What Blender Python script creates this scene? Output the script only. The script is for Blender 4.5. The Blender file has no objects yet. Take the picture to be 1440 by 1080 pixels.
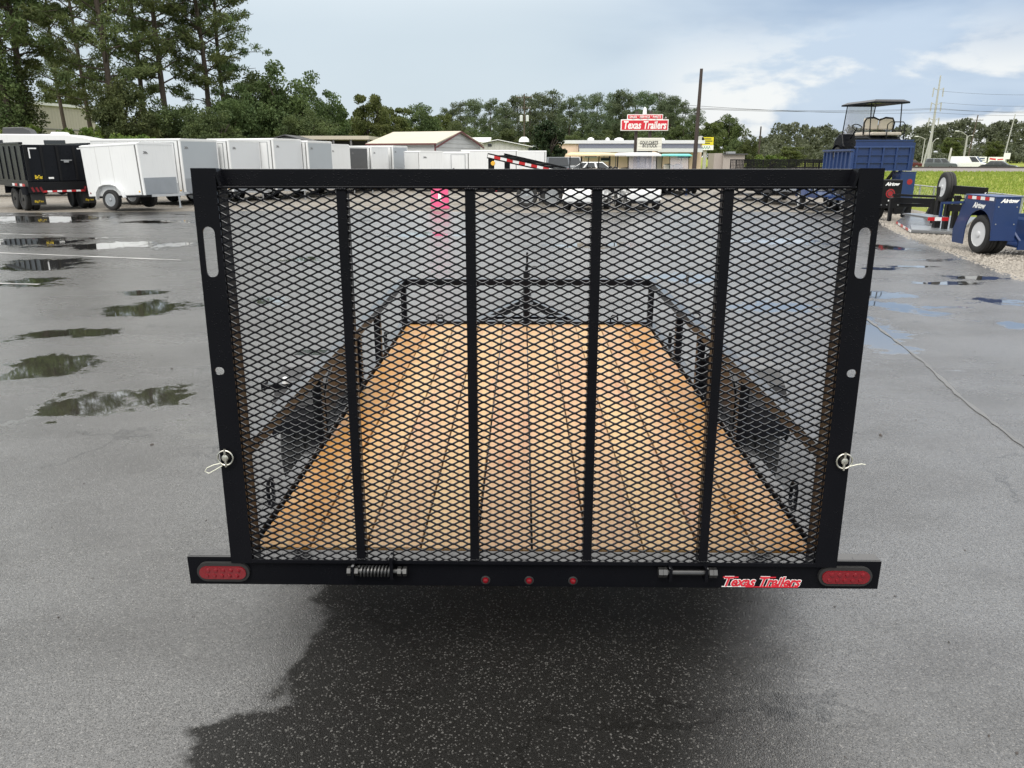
import bpy, bmesh, math, random
import numpy as np
from mathutils import Vector, Matrix
R = math.radians
random.seed(7)
rng = np.random.default_rng(11)
sc = bpy.context.scene
col = sc.collection

# ------------------------------------------------------------------ camera
F = 1060.0
PITCH = R(16.8)
YAW = R(0.81)
EYE = 1.80
cam_data = bpy.data.cameras.new('camera')
cam_data.sensor_width = 36.0
cam_data.lens = 36.0 * F / 1440.0
cam_data.clip_start = 0.05
cam_data.clip_end = 4000
cam = bpy.data.objects.new('camera', cam_data)
cam.location = (0, 0, EYE)
cam.rotation_euler = (R(90) - PITCH, 0, YAW)
col.objects.link(cam)
sc.camera = cam
CM = Matrix.Rotation(YAW, 3, 'Z') @ Matrix.Rotation(R(90) - PITCH, 3, 'X')

def at(px, py, Y):
    """the real point, Y metres ahead, seen in the photograph at that pixel"""
    d = CM @ Vector(((px - 720) / F, -(py - 540) / F, -1.0))
    return Vector((0, 0, EYE)) + d * (Y / d.y)
def ax(px, Y, py=225):
    return at(px, py, Y).x
def az(py, Y, px=720):
    return at(px, py, Y).z

# ------------------------------------------------------------------ world: a pale, broken overcast
SUN_EL, SUN_AZ = R(52), R(200)          # azimuth clockwise from +Y (behind the camera, a little to the left)
SKY = 0.1
w = bpy.data.worlds.new('World')
sc.world = w
w.use_nodes = True
nt = w.node_tree
nt.nodes.clear()
def N(t, **k):
    n = nt.nodes.new(t)
    for a, b in k.items():
        setattr(n, a, b)
    return n
def link(a, b):
    nt.links.new(a, b)
def math_(op, a, b=None, c=None, clamp=False):
    n = N('ShaderNodeMath', operation=op, use_clamp=clamp)
    for i, v in enumerate((a, b, c)):
        if v is None: continue
        if isinstance(v, (int, float)): n.inputs[i].default_value = v
        else: link(v, n.inputs[i])
    return n.outputs[0]
def sstep(v, a, b):
    n = N('ShaderNodeMapRange', interpolation_type='SMOOTHSTEP')
    link(v, n.inputs[0])
    n.inputs[1].default_value = a; n.inputs[2].default_value = b
    n.inputs[3].default_value = 0; n.inputs[4].default_value = 1
    return n.outputs[0]
def mixc(f, a, b):
    n = N('ShaderNodeMix', data_type='RGBA')
    if isinstance(f, (int, float)): n.inputs[0].default_value = f
    else: link(f, n.inputs[0])
    for i, v in ((6, a), (7, b)):
        if isinstance(v, tuple): n.inputs[i].default_value = (*v, 1)
        else: link(v, n.inputs[i])
    return n.outputs[2]
tc = N('ShaderNodeTexCoord')
sep = N('ShaderNodeSeparateXYZ'); link(tc.outputs['Generated'], sep.inputs[0])
dx, dz = sep.outputs['X'], sep.outputs['Z']
sky = N('ShaderNodeTexSky', sky_type='NISHITA')
sky.sun_disc = False
sky.sun_elevation = SUN_EL
sky.sun_rotation = SUN_AZ
sky.air_density = 1.2; sky.dust_density = 2.0
def noise(scale, detail, mapscale, loc=(0, 0, 0), rough=0.55, dist=0.0):
    m = N('ShaderNodeMapping'); link(tc.outputs['Generated'], m.inputs[0])
    m.inputs['Scale'].default_value = mapscale; m.inputs['Location'].default_value = loc
    n = N('ShaderNodeTexNoise'); link(m.outputs[0], n.inputs['Vector'])
    n.inputs['Scale'].default_value = scale; n.inputs['Detail'].default_value = detail
    n.inputs['Roughness'].default_value = rough; n.inputs['Distortion'].default_value = dist
    return n.outputs[0]
k = 1.0 / SKY
VIS = .86                      # the exposure is for the shaded ground, so the cloud in view is that much dimmer
def C(r, g, b): return (r * k * VIS, g * k * VIS, b * k * VIS)
n1 = noise(3.0, 8, (1.5, 1.5, 4.6), (2.3, .4, 1.1), 0.52, .25)
n2 = noise(2.0, 5, (1.0, 1.0, 3.2), (5.3, 2.4, .6), 0.5, .3)
n3 = noise(9.0, 6, (1.0, 1.0, 2.2), (1.3, 7.4, 2.6), 0.6, .2)
right = sstep(dx, -0.05, 0.42)
# plain stratus of the left, breaking up into blue-grey cloud towards the right
strat = mixc(n2, C(.50, .59, .66), C(.63, .71, .77))
blue = mixc(sstep(n2, .40, .60), C(.27, .38, .55), C(.50, .60, .73))
base = mixc(right, strat, blue)
puff_n = math_('MULTIPLY_ADD', n3, .22, math_('MULTIPLY', n1, .85))
lowdown = sstep(dz, .17, .07)
puffs = math_('MULTIPLY', sstep(puff_n, .48, .555), math_('MULTIPLY', sstep(dx, .10, .24), lowdown))
base = mixc(puffs, base, C(.80, .82, .825))
haze_f = math_('MULTIPLY', sstep(dz, .06, -.01), .55)
base = mixc(haze_f, base, C(.80, .82, .82))
up = sstep(dz, .13, .46)
over = mixc(n2, C(1.46, 1.44, 1.40), C(1.82, 1.79, 1.72))
base = mixc(up, base, over)
base = mixc(0.07, base, sky.outputs[0])
bg = N('ShaderNodeBackground'); link(base, bg.inputs[0]); bg.inputs[1].default_value = SKY
out = N('ShaderNodeOutputWorld'); link(bg.outputs[0], out.inputs[0])

sun_d = bpy.data.lights.new('sun', 'SUN')
sun_d.energy = 1.4
sun_d.angle = R(28)
sun_d.color = (1.0, .96, .90)
sun = bpy.data.objects.new('sun', sun_d)
sdir = Vector((math.sin(SUN_AZ) * math.cos(SUN_EL), math.cos(SUN_AZ) * math.cos(SUN_EL), math.sin(SUN_EL)))
sun.rotation_euler = sdir.to_track_quat('Z', 'Y').to_euler()
sun.location = sdir * 50
col.objects.link(sun)

vs = sc.view_settings
vs.view_transform = 'Standard'; vs.look = 'None'; vs.exposure = 0.45; vs.gamma = 1.0
vs.use_curve_mapping = False
sc.cycles.max_bounces = 6
sc.cycles.diffuse_bounces = 3
sc.cycles.glossy_bounces = 4
sc.cycles.transparent_max_bounces = 8
sc.cycles.use_denoising = True

# ------------------------------------------------------------------ materials
M = {}
class NT:
    """small helper to write a node tree"""
    def __init__(s, tree): s.t = tree
    def n(s, ty, **k):
        n = s.t.nodes.new(ty)
        for a, b in k.items(): setattr(n, a, b)
        return n
    def l(s, a, b): s.t.links.new(a, b)
    def m(s, op, a, b=None, c=None, clamp=False):
        n = s.n('ShaderNodeMath', operation=op, use_clamp=clamp)
        for i, v in enumerate((a, b, c)):
            if v is None: continue
            if isinstance(v, (int, float)): n.inputs[i].default_value = v
            else: s.l(v, n.inputs[i])
        return n.outputs[0]
    def step(s, v, a, b, lo=0.0, hi=1.0):
        n = s.n('ShaderNodeMapRange', interpolation_type='SMOOTHSTEP')
        s.l(v, n.inputs[0])
        for i, q in ((1, a), (2, b), (3, lo), (4, hi)): n.inputs[i].default_value = q
        return n.outputs[0]
    def mix(s, f, a, b, blend='MIX'):
        n = s.n('ShaderNodeMix', data_type='RGBA', blend_type=blend)
        if isinstance(f, (int, float)): n.inputs[0].default_value = f
        else: s.l(f, n.inputs[0])
        for i, v in ((6, a), (7, b)):
            if isinstance(v, tuple): n.inputs[i].default_value = (*v, 1) if len(v) == 3 else v
            else: s.l(v, n.inputs[i])
        return n.outputs[2]
    def mixf(s, f, a, b):
        n = s.n('ShaderNodeMix', data_type='FLOAT')
        if isinstance(f, (int, float)): n.inputs[0].default_value = f
        else: s.l(f, n.inputs[0])
        for i, v in ((2, a), (3, b)):
            if isinstance(v, (int, float)): n.inputs[i].default_value = v
            else: s.l(v, n.inputs[i])
        return n.outputs[0]
    def map(s, src, scale=(1, 1, 1), loc=(0, 0, 0), rot=(0, 0, 0)):
        m = s.n('ShaderNodeMapping'); s.l(src, m.inputs[0])
        m.inputs['Scale'].default_value = scale; m.inputs['Location'].default_value = loc
        m.inputs['Rotation'].default_value = rot
        return m.outputs[0]
    def noise(s, vec, scale, detail=4, rough=.5, dist=0.0):
        n = s.n('ShaderNodeTexNoise'); s.l(vec, n.inputs['Vector'])
        n.inputs['Scale'].default_value = scale; n.inputs['Detail'].default_value = detail
        n.inputs['Roughness'].default_value = rough; n.inputs['Distortion'].default_value = dist
        return n.outputs[0]
    def vor(s, vec, scale, out='Distance', feature='F1'):
        n = s.n('ShaderNodeTexVoronoi', feature=feature); s.l(vec, n.inputs['Vector'])
        n.inputs['Scale'].default_value = scale
        return n.outputs[out]
    def bump(s, h, strength, dist, normal=None):
        n = s.n('ShaderNodeBump')
        if isinstance(strength, (int, float)): n.inputs['Strength'].default_value = strength
        else: s.l(strength, n.inputs['Strength'])
        n.inputs['Distance'].default_value = dist
        s.l(h, n.inputs['Height'])
        if normal is not None: s.l(normal, n.inputs['Normal'])
        return n.outputs[0]

def new_mat(name):
    m = bpy.data.materials.new(name); m.use_nodes = True
    t = NT(m.node_tree)
    p = m.node_tree.nodes['Principled BSDF']
    M[name] = m
    tc = t.n('ShaderNodeTexCoord')
    return m, t, p, tc

def pm(name, c, rough=.5, metal=0.0, var=.12, scale=3.0, bump=0.0, bscale=60, rvar=.1, spec=.5, emit=None, coat=0.0, streak=0.0):
    """plain procedural paint / steel / plastic with a little dirt, tone and gloss variation"""
    m, t, p, tc = new_mat(name)
    o = tc.outputs['Object']
    nz = t.noise(o, scale, 5, .6)
    dark = tuple(max(0, q * (1 - var)) for q in c); lite = tuple(min(1, q * (1 + var)) for q in c)
    cc = t.mix(nz, dark, lite)
    if streak:
        sn = t.noise(t.map(o, (9, 9, .5)), 2.2, 4, .6)
        cc = t.mix(t.step(sn, .5, .75, 0, streak), cc, tuple(q * .55 for q in c))
    t.l(cc, p.inputs['Base Color'])
    rn = t.noise(o, scale * 2.3, 3)
    t.l(t.m('MULTIPLY_ADD', rn, rvar * 2, rough - rvar, True), p.inputs['Roughness'])
    p.inputs['Metallic'].default_value = metal
    p.inputs['Specular IOR Level'].default_value = spec
    p.inputs['Coat Weight'].default_value = coat
    if bump:
        t.l(t.bump(t.noise(o, bscale, 3), bump, .004), p.inputs['Normal'])
    if emit:
        p.inputs['Emission Color'].default_value = (*emit[0], 1); p.inputs['Emission Strength'].default_value = emit[1]
    return m

# black powder coat, wet, with rain drops standing on it
m, t, p, tc = new_mat('wet_black_steel')
o = tc.outputs['Object']
t.l(t.mix(t.noise(o, 4, 5), (.003, .0035, .005), (.008, .008, .010)), p.inputs['Base Color'])
dv = t.vor(o, 130)
dn = t.noise(o, 14, 2)
drop = t.m('MULTIPLY', t.step(dv, .34, .10), t.step(dn, .40, .60))
peel = t.noise(o, 160, 2)
t.l(t.bump(drop, .8, .0012, t.bump(peel, .12, .001)), p.inputs['Normal'])
gn = t.n('ShaderNodeNewGeometry'); gs = t.n('ShaderNodeSeparateXYZ'); t.l(gn.outputs['True Normal'], gs.inputs[0])
film_up = t.step(gs.outputs[2], .6, .9)            # rain lies on faces that look up
t.l(t.mixf(t.m('MAXIMUM', drop, film_up), t.m('MULTIPLY_ADD', t.noise(o, 7, 3), .20, .20), .10), p.inputs['Roughness'])
t.l(t.mixf(film_up, .07, .7), p.inputs['Specular IOR Level'])
t.l(t.mixf(film_up, 0.0, .3), p.inputs['Coat Weight'])

pm('black_steel', (.009, .009, .010), .34, var=.3, spec=.2)
pm('black_gloss', (.008, .009, .012), .30, var=.2, spec=.16)
pm('tyre_rubber', (.018, .018, .018), .72, var=.3, bump=.3, bscale=40)
pm('wheel_white', (.62, .63, .64), .4, var=.08)
pm('wheel_silver', (.45, .46, .47), .3, metal=.8, var=.1)
pm('white_skin', (.72, .73, .73), .33, var=.05, scale=.8, streak=.22)
pm('white_trim', (.74, .75, .75), .4, var=.04)
pm('silver_skin', (.40, .43, .46), .34, metal=.25, var=.05, scale=.8)
pm('lightgrey_skin', (.60, .62, .64), .36, var=.04, scale=.8)
pm('charcoal_skin', (.055, .056, .058), .4, var=.08)
pm('plate_metal', (.38, .40, .42), .36, metal=.8, var=.12, bump=.25, bscale=30)
pm('galvanised', (.42, .43, .44), .42, metal=.7, var=.15, scale=12)
pm('zinc', (.62, .60, .52), .28, metal=.95, var=.12, scale=30)
pm('grey_seam', (.16, .16, .16), .5)
pm('blue_paint', (.010, .032, .118), .34, var=.22, scale=2.2, coat=.2, streak=.3)
pm('blue_paint_faded', (.030, .062, .170), .42, var=.16, scale=1.5)
pm('deck_grey', (.20, .205, .21), .22, metal=.35, var=.2, scale=1.6)
pm('red_tape', (.50, .018, .022), .3, var=.05)
pm('white_tape', (.82, .82, .82), .3, var=.03)
pm('red_paint', (.30, .016, .020), .4, var=.06)
pm('red_lens', (.17, .004, .009), .10, var=.25, scale=60, coat=.3)
pm('hinge_steel', (.10, .10, .10), .35, metal=.8, var=.3, scale=30)
pm('amber_lens', (.75, .42, .05), .2, var=.05)
pm('sign_red', (.62, .022, .040), .4, var=.05)
pm('sign_white', (.84, .84, .82), .45, var=.03)
pm('sign_cream', (.74, .73, .65), .5, var=.05)
pm('sign_yellow', (.72, .62, .03), .45, var=.05)
pm('sign_green', (.05, .22, .14), .5)
pm('print_black', (.03, .03, .03), .6)
pm('yellow_print', (.80, .58, .03), .5)
pm('pink_plastic', (.68, .085, .21), .45, var=.05)
pm('beige_vinyl', (.56, .50, .42), .5, var=.06)
pm('tan_roof', (.70, .55, .34), .45, var=.05)
pm('teal_roof', (.16, .58, .52), .42, var=.05)
pm('cream_wall', (.80, .60, .48), .7, var=.06, scale=.6, streak=.1)
pm('grey_wall', (.50, .50, .49), .65, var=.06, scale=.7, streak=.15)
pm('tan_shed', (.36, .32, .29), .7, var=.06, scale=.8)
pm('white_wall', (.70, .70, .68), .6, var=.05, scale=.7, streak=.1)
pm('cream_roof', (.50, .455, .36), .5, var=.08, scale=.5, streak=.1)
pm('white_roof', (.74, .75, .75), .5, var=.06, scale=.5)
pm('blue_roof', (.10, .14, .24), .35, metal=.2, var=.1)
pm('navy_fascia', (.020, .028, .055), .4, var=.1)
pm('dark_roof', (.06, .06, .065), .5, var=.2)
pm('maroon_trim', (.13, .035, .038), .5, var=.1)
pm('window_dark', (.03, .035, .04), .08, var=.2)
pm('pole_wood', (.085, .065, .05), .85, var=.25, scale=4, streak=.3)
pm('dark_pole', (.045, .032, .028), .7, var=.25)
pm('pole_grey', (.40, .40, .39), .7, var=.12)
pm('wire', (.05, .05, .055), .6)
pm('car_silver', (.42, .43, .44), .22, metal=.6, var=.05, coat=.5)
pm('car_white', (.78, .79, .79), .25, var=.02, coat=.4)
pm('car_dark', (.045, .05, .055), .2, metal=.3, var=.1, coat=.5)
pm('car_grey', (.11, .125, .14), .2, metal=.3, var=.1, coat=.5)
pm('car_red', (.09, .018, .018), .25, coat=.4)
pm('cord_white', (.72, .72, .60), .5)
pm('cord_teal', (.12, .48, .46), .5)
pm('rope_tan', (.42, .32, .18), .8)
pm('bark', (.070, .055, .043), .9, var=.35, scale=6, bump=.6, bscale=14)
pm('rust', (.055, .045, .04), .7, var=.4)
pm('ballast', (.20, .18, .17), .9, var=.3, scale=2, bump=.5, bscale=10)
pm('road_asphalt', (.16, .165, .17), .5, var=.15, scale=.4)
pm('paint_white', (.42, .42, .41), .45, var=.2, scale=5)
pm('seam_filler', (.105, .105, .103), .42, var=.35, scale=9, spec=.7)
pm('concrete', (.50, .49, .47), .8, var=.1)

# glass
m, t, p, tc = new_mat('clear_plastic')
p.inputs['Base Color'].default_value = (.62, .60, .66, 1)
p.inputs['Roughness'].default_value = .12
p.inputs['Alpha'].default_value = .26
t.l(t.m('MULTIPLY_ADD', t.noise(tc.outputs['Object'], 4, 3), .15, .08), p.inputs['Roughness'])

# corrugated metal wall colours
def ribbed(name, c, axis, freq, rough=.5):
    m, t, p, tc = new_mat(name)
    sepn = t.n('ShaderNodeSeparateXYZ'); t.l(tc.outputs['Object'], sepn.inputs[0])
    s = t.m('SINE', t.m('MULTIPLY', sepn.outputs[axis], freq * 2 * math.pi))
    nz = t.noise(t.map(tc.outputs['Object'], (1, 1, .3)), 1.2, 4)
    t.l(t.mix(nz, tuple(q * .86 for q in c), tuple(min(1, q * 1.08) for q in c)), p.inputs['Base Color'])
    t.l(t.bump(t.step(s, .3, .9), .9, .04), p.inputs['Normal'])
    p.inputs['Roughness'].default_value = rough
    return m
ribbed('ribbed_beige', (.46, .43, .37), 0, 2.2)
ribbed('ribbed_grey', (.50, .50, .48), 0, 2.0)
ribbed('lap_grey', (.52, .53, .53), 2, 3.4)
ribbed('lap_white', (.66, .68, .69), 2, 3.4)

# southern pine boards: tone by board, grain along y, knots, wet orange stains near the outer boards
m, t, p, tc = new_mat('pine_board')
o = tc.outputs['Object']
oi = t.n('ShaderNodeObjectInfo')
rnd = oi.outputs['Random']
cmb = t.n('ShaderNodeCombineXYZ'); t.l(t.m('MULTIPLY', rnd, 37.0), cmb.inputs[0]); t.l(t.m('MULTIPLY', rnd, 91.0), cmb.inputs[1])
va = t.n('ShaderNodeVectorMath', operation='ADD'); t.l(o, va.inputs[0]); t.l(cmb.outputs[0], va.inputs[1])
v = va.outputs[0]
grain = t.noise(t.map(v, (85, 1.0, 30)), 1.0, 7, .7, .5)
fine = t.noise(t.map(v, (190, 5, 60)), 1.0, 3, .6)
patch = t.noise(t.map(v, (3.5, .9, 2)), 1.0, 4, .6)
tone = t.m('FRACT', t.m('MULTIPLY', rnd, 7.31))
c = t.mix(tone, (.45, .270, .125), (.52, .345, .140))
c = t.mix(t.step(patch, .44, .72, 0, .8), c, (.45, .235, .135))
c = t.mix(t.step(grain, .48, .70, 0, .75), c, (.31, .125, .045))
c = t.mix(t.step(fine, .55, .8, 0, .30), c, (.42, .19, .08))
kn = t.vor(t.map(v, (5.2, 1.15, 1)), 1.0)
c = t.mix(t.step(kn, .085, .03, 0, .8), c, (.20, .075, .028))
c = t.mix(t.step(kn, .17, .08, 0, .45), c, (.48, .20, .07))
# rain-soaked streaks along the outer boards
sx = t.n('ShaderNodeSeparateXYZ'); t.l(o, sx.inputs[0])
edge = t.step(t.m('ABSOLUTE', sx.outputs[0]), .60, .84)
soak = t.step(t.noise(t.map(o, (5, 1.6, 1)), 1.0, 5, .6), .40, .52)
c = t.mix(t.m('MULTIPLY', t.m('MULTIPLY', edge, soak), .92), c, (.43, .195, .032))
soak2 = t.step(t.noise(t.map(o, (4, .7, 1), (3, 8, 0)), 1.0, 5, .6), .60, .74, 0, .45)
c = t.mix(soak2, c, (.38, .17, .055))
bl = t.step(t.noise(t.map(o, (14, 9, 1), (1, 5, 0)), 1.0, 4, .6), .66, .80, 0, .3)
c = t.mix(bl, c, (.33, .20, .15))
t.l(c, p.inputs['Base Color'])
t.l(t.bump(grain, .25, .003), p.inputs['Normal'])
t.l(t.m('MULTIPLY_ADD', patch, .3, .28), p.inputs['Roughness'])

# wet asphalt
PUDDLES = []
def puddle(px, py, wpx, hpx, ang=0.0):
    d = CM @ Vector(((px - 720) / F, -(py - 540) / F, -1.0)); q = d * (EYE / -d.z)
    dn_ = CM @ Vector(((px - 720) / F, -(py - hpx / 2 - 540) / F, -1.0)); qf = dn_ * (EYE / -dn_.z)
    ru = abs(at(px + wpx / 2, py, q.y).x - q.x)
    rv = abs(qf.y - q.y)
    PUDDLES.append((q.x, q.y, ru, rv, ang))
for a in ((118, 574, 165, 48, .25), (212, 432, 150, 24, .2), (45, 340, 190, 13, 0), (170, 345, 190, 11, 0), (60, 372, 130, 18, .1), (40, 308, 230, 12, 0),
          (70, 515, 130, 34, .3), (40, 398, 120, 14, .1), (100, 470, 150, 16, .2), (200, 412, 60, 8, .1), (225, 312, 120, 5, 0),
          (1400, 424, 130, 12, 0), (1425, 456, 40, 14, 0), (1330, 398, 90, 6, 0), (1245, 348, 60, 10, 0), (1380, 391, 120, 7, 0), (1230, 378, 60, 5, 0), (1310, 432, 120, 6, 0),
          (1225, 470, 120, 50, -.4), (1270, 430, 120, 18, -.2), (1290, 375, 70, 3, 0), (1240, 415, 110, 14, 0),
          (230, 560, 120, 30, .2),
          (420, 365, 110, 8, 0), (380, 425, 60, 16, .1), (600, 330, 120, 8, 0), (850, 345, 200, 8, 0), (950, 390, 160, 14, 0), (1100, 340, 160, 10, 0), (1080, 430, 140, 16, 0)):
    puddle(*a)
def asphalt(name, gravelly=False):
    m, t, p, tc = new_mat(name)
    o = tc.outputs['Object']
    sp = t.n('ShaderNodeSeparateXYZ'); t.l(o, sp.inputs[0])
    wx = t.noise(t.map(o, (1, 1, 1)), 1.3, 4, .6); wy = t.noise(t.map(o, (1, 1, 1), (31, 17, 0)), 1.3, 4, .6)
    fx = t.noise(t.map(o, (1, 1, 1), (3, 7, 0)), 7, 3, .6)
    X = sp.outputs[0]; Y = sp.outputs[1]
    mask = None
    for (cx, cy, ru, rv, an) in PUDDLES:
        ca, sa = math.cos(an), math.sin(an)
        ux = t.m('ADD', X, -cx); uy = t.m('ADD', Y, -cy)
        a = t.m('MULTIPLY', t.m('ADD', t.m('MULTIPLY', ux, ca), t.m('MULTIPLY', uy, sa)), 1 / ru)
        b = t.m('MULTIPLY', t.m('ADD', t.m('MULTIPLY', uy, ca), t.m('MULTIPLY', ux, -sa)), 1 / rv)
        d = t.m('SQRT', t.m('ADD', t.m('MULTIPLY', a, a), t.m('MULTIPLY', b, b)))
        mask = d if mask is None else t.m('MINIMUM', mask, d)
    wob = t.m('ADD', t.m('MULTIPLY_ADD', wx, 3.0, -1.45), t.m('MULTIPLY_ADD', fx, 1.5, -.72))
    wob = t.m('ADD', wob, t.m('MULTIPLY_ADD', t.noise(o, 46, 2, .6), .42, -.21))
    mask = t.m('ADD', mask, wob)
    pud = t.step(mask, 1.10, .72)
    damp = t.step(mask, 1.9, .9)
    gen = t.noise(t.map(o, (.33, .55, 1), (4, 2, 0)), 1.0, 6, .62, .4)
    pud = t.m('MAXIMUM', pud, t.step(gen, .640, .690))
    # the trailer's dark reflection painted into the asphalt: ragged left edge, soft right edge
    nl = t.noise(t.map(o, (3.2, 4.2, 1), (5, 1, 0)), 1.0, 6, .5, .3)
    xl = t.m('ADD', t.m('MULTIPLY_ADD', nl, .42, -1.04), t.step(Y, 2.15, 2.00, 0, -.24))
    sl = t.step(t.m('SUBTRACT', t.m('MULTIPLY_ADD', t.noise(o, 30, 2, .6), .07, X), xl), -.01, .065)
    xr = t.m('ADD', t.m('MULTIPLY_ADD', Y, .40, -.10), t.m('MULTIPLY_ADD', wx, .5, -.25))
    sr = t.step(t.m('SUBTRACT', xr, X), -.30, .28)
    painted_refl = t.m('MULTIPLY', t.m('MULTIPLY', sl, sr), t.step(Y, 5.6, 3.6))
    agg = t.n('ShaderNodeTexVoronoi', feature='F1'); t.l(o, agg.inputs['Vector']); agg.inputs['Scale'].default_value = 205
    sepc = t.n('ShaderNodeSeparateColor'); t.l(agg.outputs['Color'], sepc.inputs[0])
    chip = t.step(sepc.outputs[0], .86, 1.0)
    big = t.noise(t.map(o, (1, 1, 1), (9, 3, 0)), .42, 5, .6)
    stn = t.noise(o, 2.6, 6, .68)
    grit = t.noise(o, 240, 2, .7)
    c = t.mix(big, (.040, .040, .040), (.070, .069, .068))
    c = t.mix(t.step(stn, .46, .72, 0, .5), c, (.034, .033, .032))
    c = t.mix(t.step(grit, .45, .7, 0, .8), c, (.115, .112, .106))
    c = t.mix(t.step(sepc.outputs[1], .45, 1.0, 0, .65), c, (.022, .022, .022))
    c = t.mix(t.m('MULTIPLY', chip, t.m('MULTIPLY_ADD', grit, .9, .15)), c, (.22, .213, .20))
    crk = t.n('ShaderNodeTexVoronoi', feature='DISTANCE_TO_EDGE'); wv = t.n('ShaderNodeVectorMath', operation='ADD'); t.l(o, wv.inputs[0])
    wc = t.n('ShaderNodeCombineXYZ'); t.l(t.m('MULTIPLY', wx, 1.6), wc.inputs[0]); t.l(t.m('MULTIPLY', fx, .5), wc.inputs[1]); t.l(wc.outputs[0], wv.inputs[1])
    t.l(wv.outputs[0], crk.inputs['Vector']); crk.inputs['Scale'].default_value = .30
    crack = t.m('MULTIPLY', t.step(crk.outputs['Distance'], .008, .002), t.step(wy, .48, .58))
    c = t.mix(t.m('MULTIPLY', crack, .8), c, (.012, .012, .012))
    oil = t.step(t.noise(t.map(o, (1.1, 1.1, 1), (21, 4, 0)), 1.0, 5, .6, .4), .62, .72)
    c = t.mix(t.m('MULTIPLY', oil, .55), c, (.024, .023, .022))
    c = t.mix(t.m('MULTIPLY', damp, .4), c, (.026, .025, .023))
    c = t.mix(t.m('MULTIPLY', painted_refl, t.m('MULTIPLY_ADD', chip, -.72, .86)), c, (.010, .0095, .0085))
    c = t.mix(t.m('MULTIPLY', pud, .9), c, (.035, .033, .027))
    t.l(c, p.inputs['Base Color'])
    nopud = t.m('SUBTRACT', 1.0, pud)
    gr = t.noise(o, 75, 4, .65)
    h = t.m('ADD', t.m('MULTIPLY', gr, 1.0), t.m('MULTIPLY', agg.outputs['Distance'], -1.3))
    t.l(t.bump(h, t.m('MULTIPLY', nopud, .38), .006), p.inputs['Normal'])
    film = t.step(t.noise(t.map(o, (.5, .9, 1), (14, 5, 0)), 1.0, 6, .6), .35, .7)
    t.l(t.mixf(pud, t.mixf(film, .34, .22), .02), p.inputs['Roughness'])
    p.inputs['IOR'].default_value = 1.5
    t.l(t.mixf(painted_refl, .5, .10), p.inputs['Specular IOR Level'])
    # the film of rain water: broken where single stones stand out of it
    cell = t.m('MULTIPLY_ADD', t.step(t.m('ADD', t.m('MULTIPLY', sepc.outputs[2], .55), t.m('MULTIPLY', grit, .5)), .30, .68), .62, .38)
    patchy = t.m('MULTIPLY_ADD', t.step(t.noise(t.map(o, (.8, 1.3, 1), (2, 9, 0)), 1.0, 6, .66), .34, .62), .45, .55)
    cw = t.m('MULTIPLY', cell, t.m('MULTIPLY', patchy, t.m('MULTIPLY_ADD', painted_refl, -.92, 1.0)))
    t.l(t.mixf(pud, cw, 1.0), p.inputs['Coat Weight'])
    p.inputs['Coat IOR'].default_value = 1.85
    t.l(t.mixf(pud, t.mixf(film, .21, .13), .04), p.inputs['Coat Roughness'])
    t.l(t.bump(h, t.m('MULTIPLY', nopud, .22), .006), p.inputs['Coat Normal'])
    return m
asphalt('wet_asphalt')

m, t, p, tc = new_mat('gravel_ground')
o = tc.outputs['Object']
vv = t.n('ShaderNodeTexVoronoi'); t.l(o, vv.inputs['Vector']); vv.inputs['Scale'].default_value = 26
c = t.mix(vv.outputs['Color'], (.17, .15, .125), (.34, .31, .27), 'MIX')
sepc = t.n('ShaderNodeSeparateColor'); t.l(vv.outputs['Color'], sepc.inputs[0])
c = t.mix(sepc.outputs[0], (.13, .115, .095), (.36, .33, .285))
c = t.mix(t.step(t.noise(o, .7, 5, .6), .42, .66, 0, .7), c, (.15, .125, .095))
c = t.mix(t.step(t.noise(o, .32, 4, .6), .55, .7, 0, .5), c, (.10, .09, .07))
t.l(c, p.inputs['Base Color'])
t.l(t.bump(vv.outputs['Distance'], .8, .03), p.inputs['Normal'])
p.inputs['Roughness'].default_value = .62
pm('stone', (.33, .30, .26), .6, var=.4, scale=2)

m, t, p, tc = new_mat('grass_ground')
o = tc.outputs['Object']
c = t.mix(t.noise(o, .16, 6, .65), (.165, .205, .030), (.27, .30, .055))
c = t.mix(t.step(t.noise(t.map(o, (.3, 1.2, 1)), .35, 5, .6), .5, .7, 0, .6), c, (.36, .33, .090))
c = t.mix(t.step(t.noise(o, 2.2, 4, .6), .55, .75, 0, .5), c, (.085, .115, .022))
t.l(c, p.inputs['Base Color'])
t.l(t.bump(t.noise(o, 6, 4, .7), .9, .12), p.inputs['Normal'])
p.inputs['Roughness'].default_value = .9
p.inputs['Specular IOR Level'].default_value = .15

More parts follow.
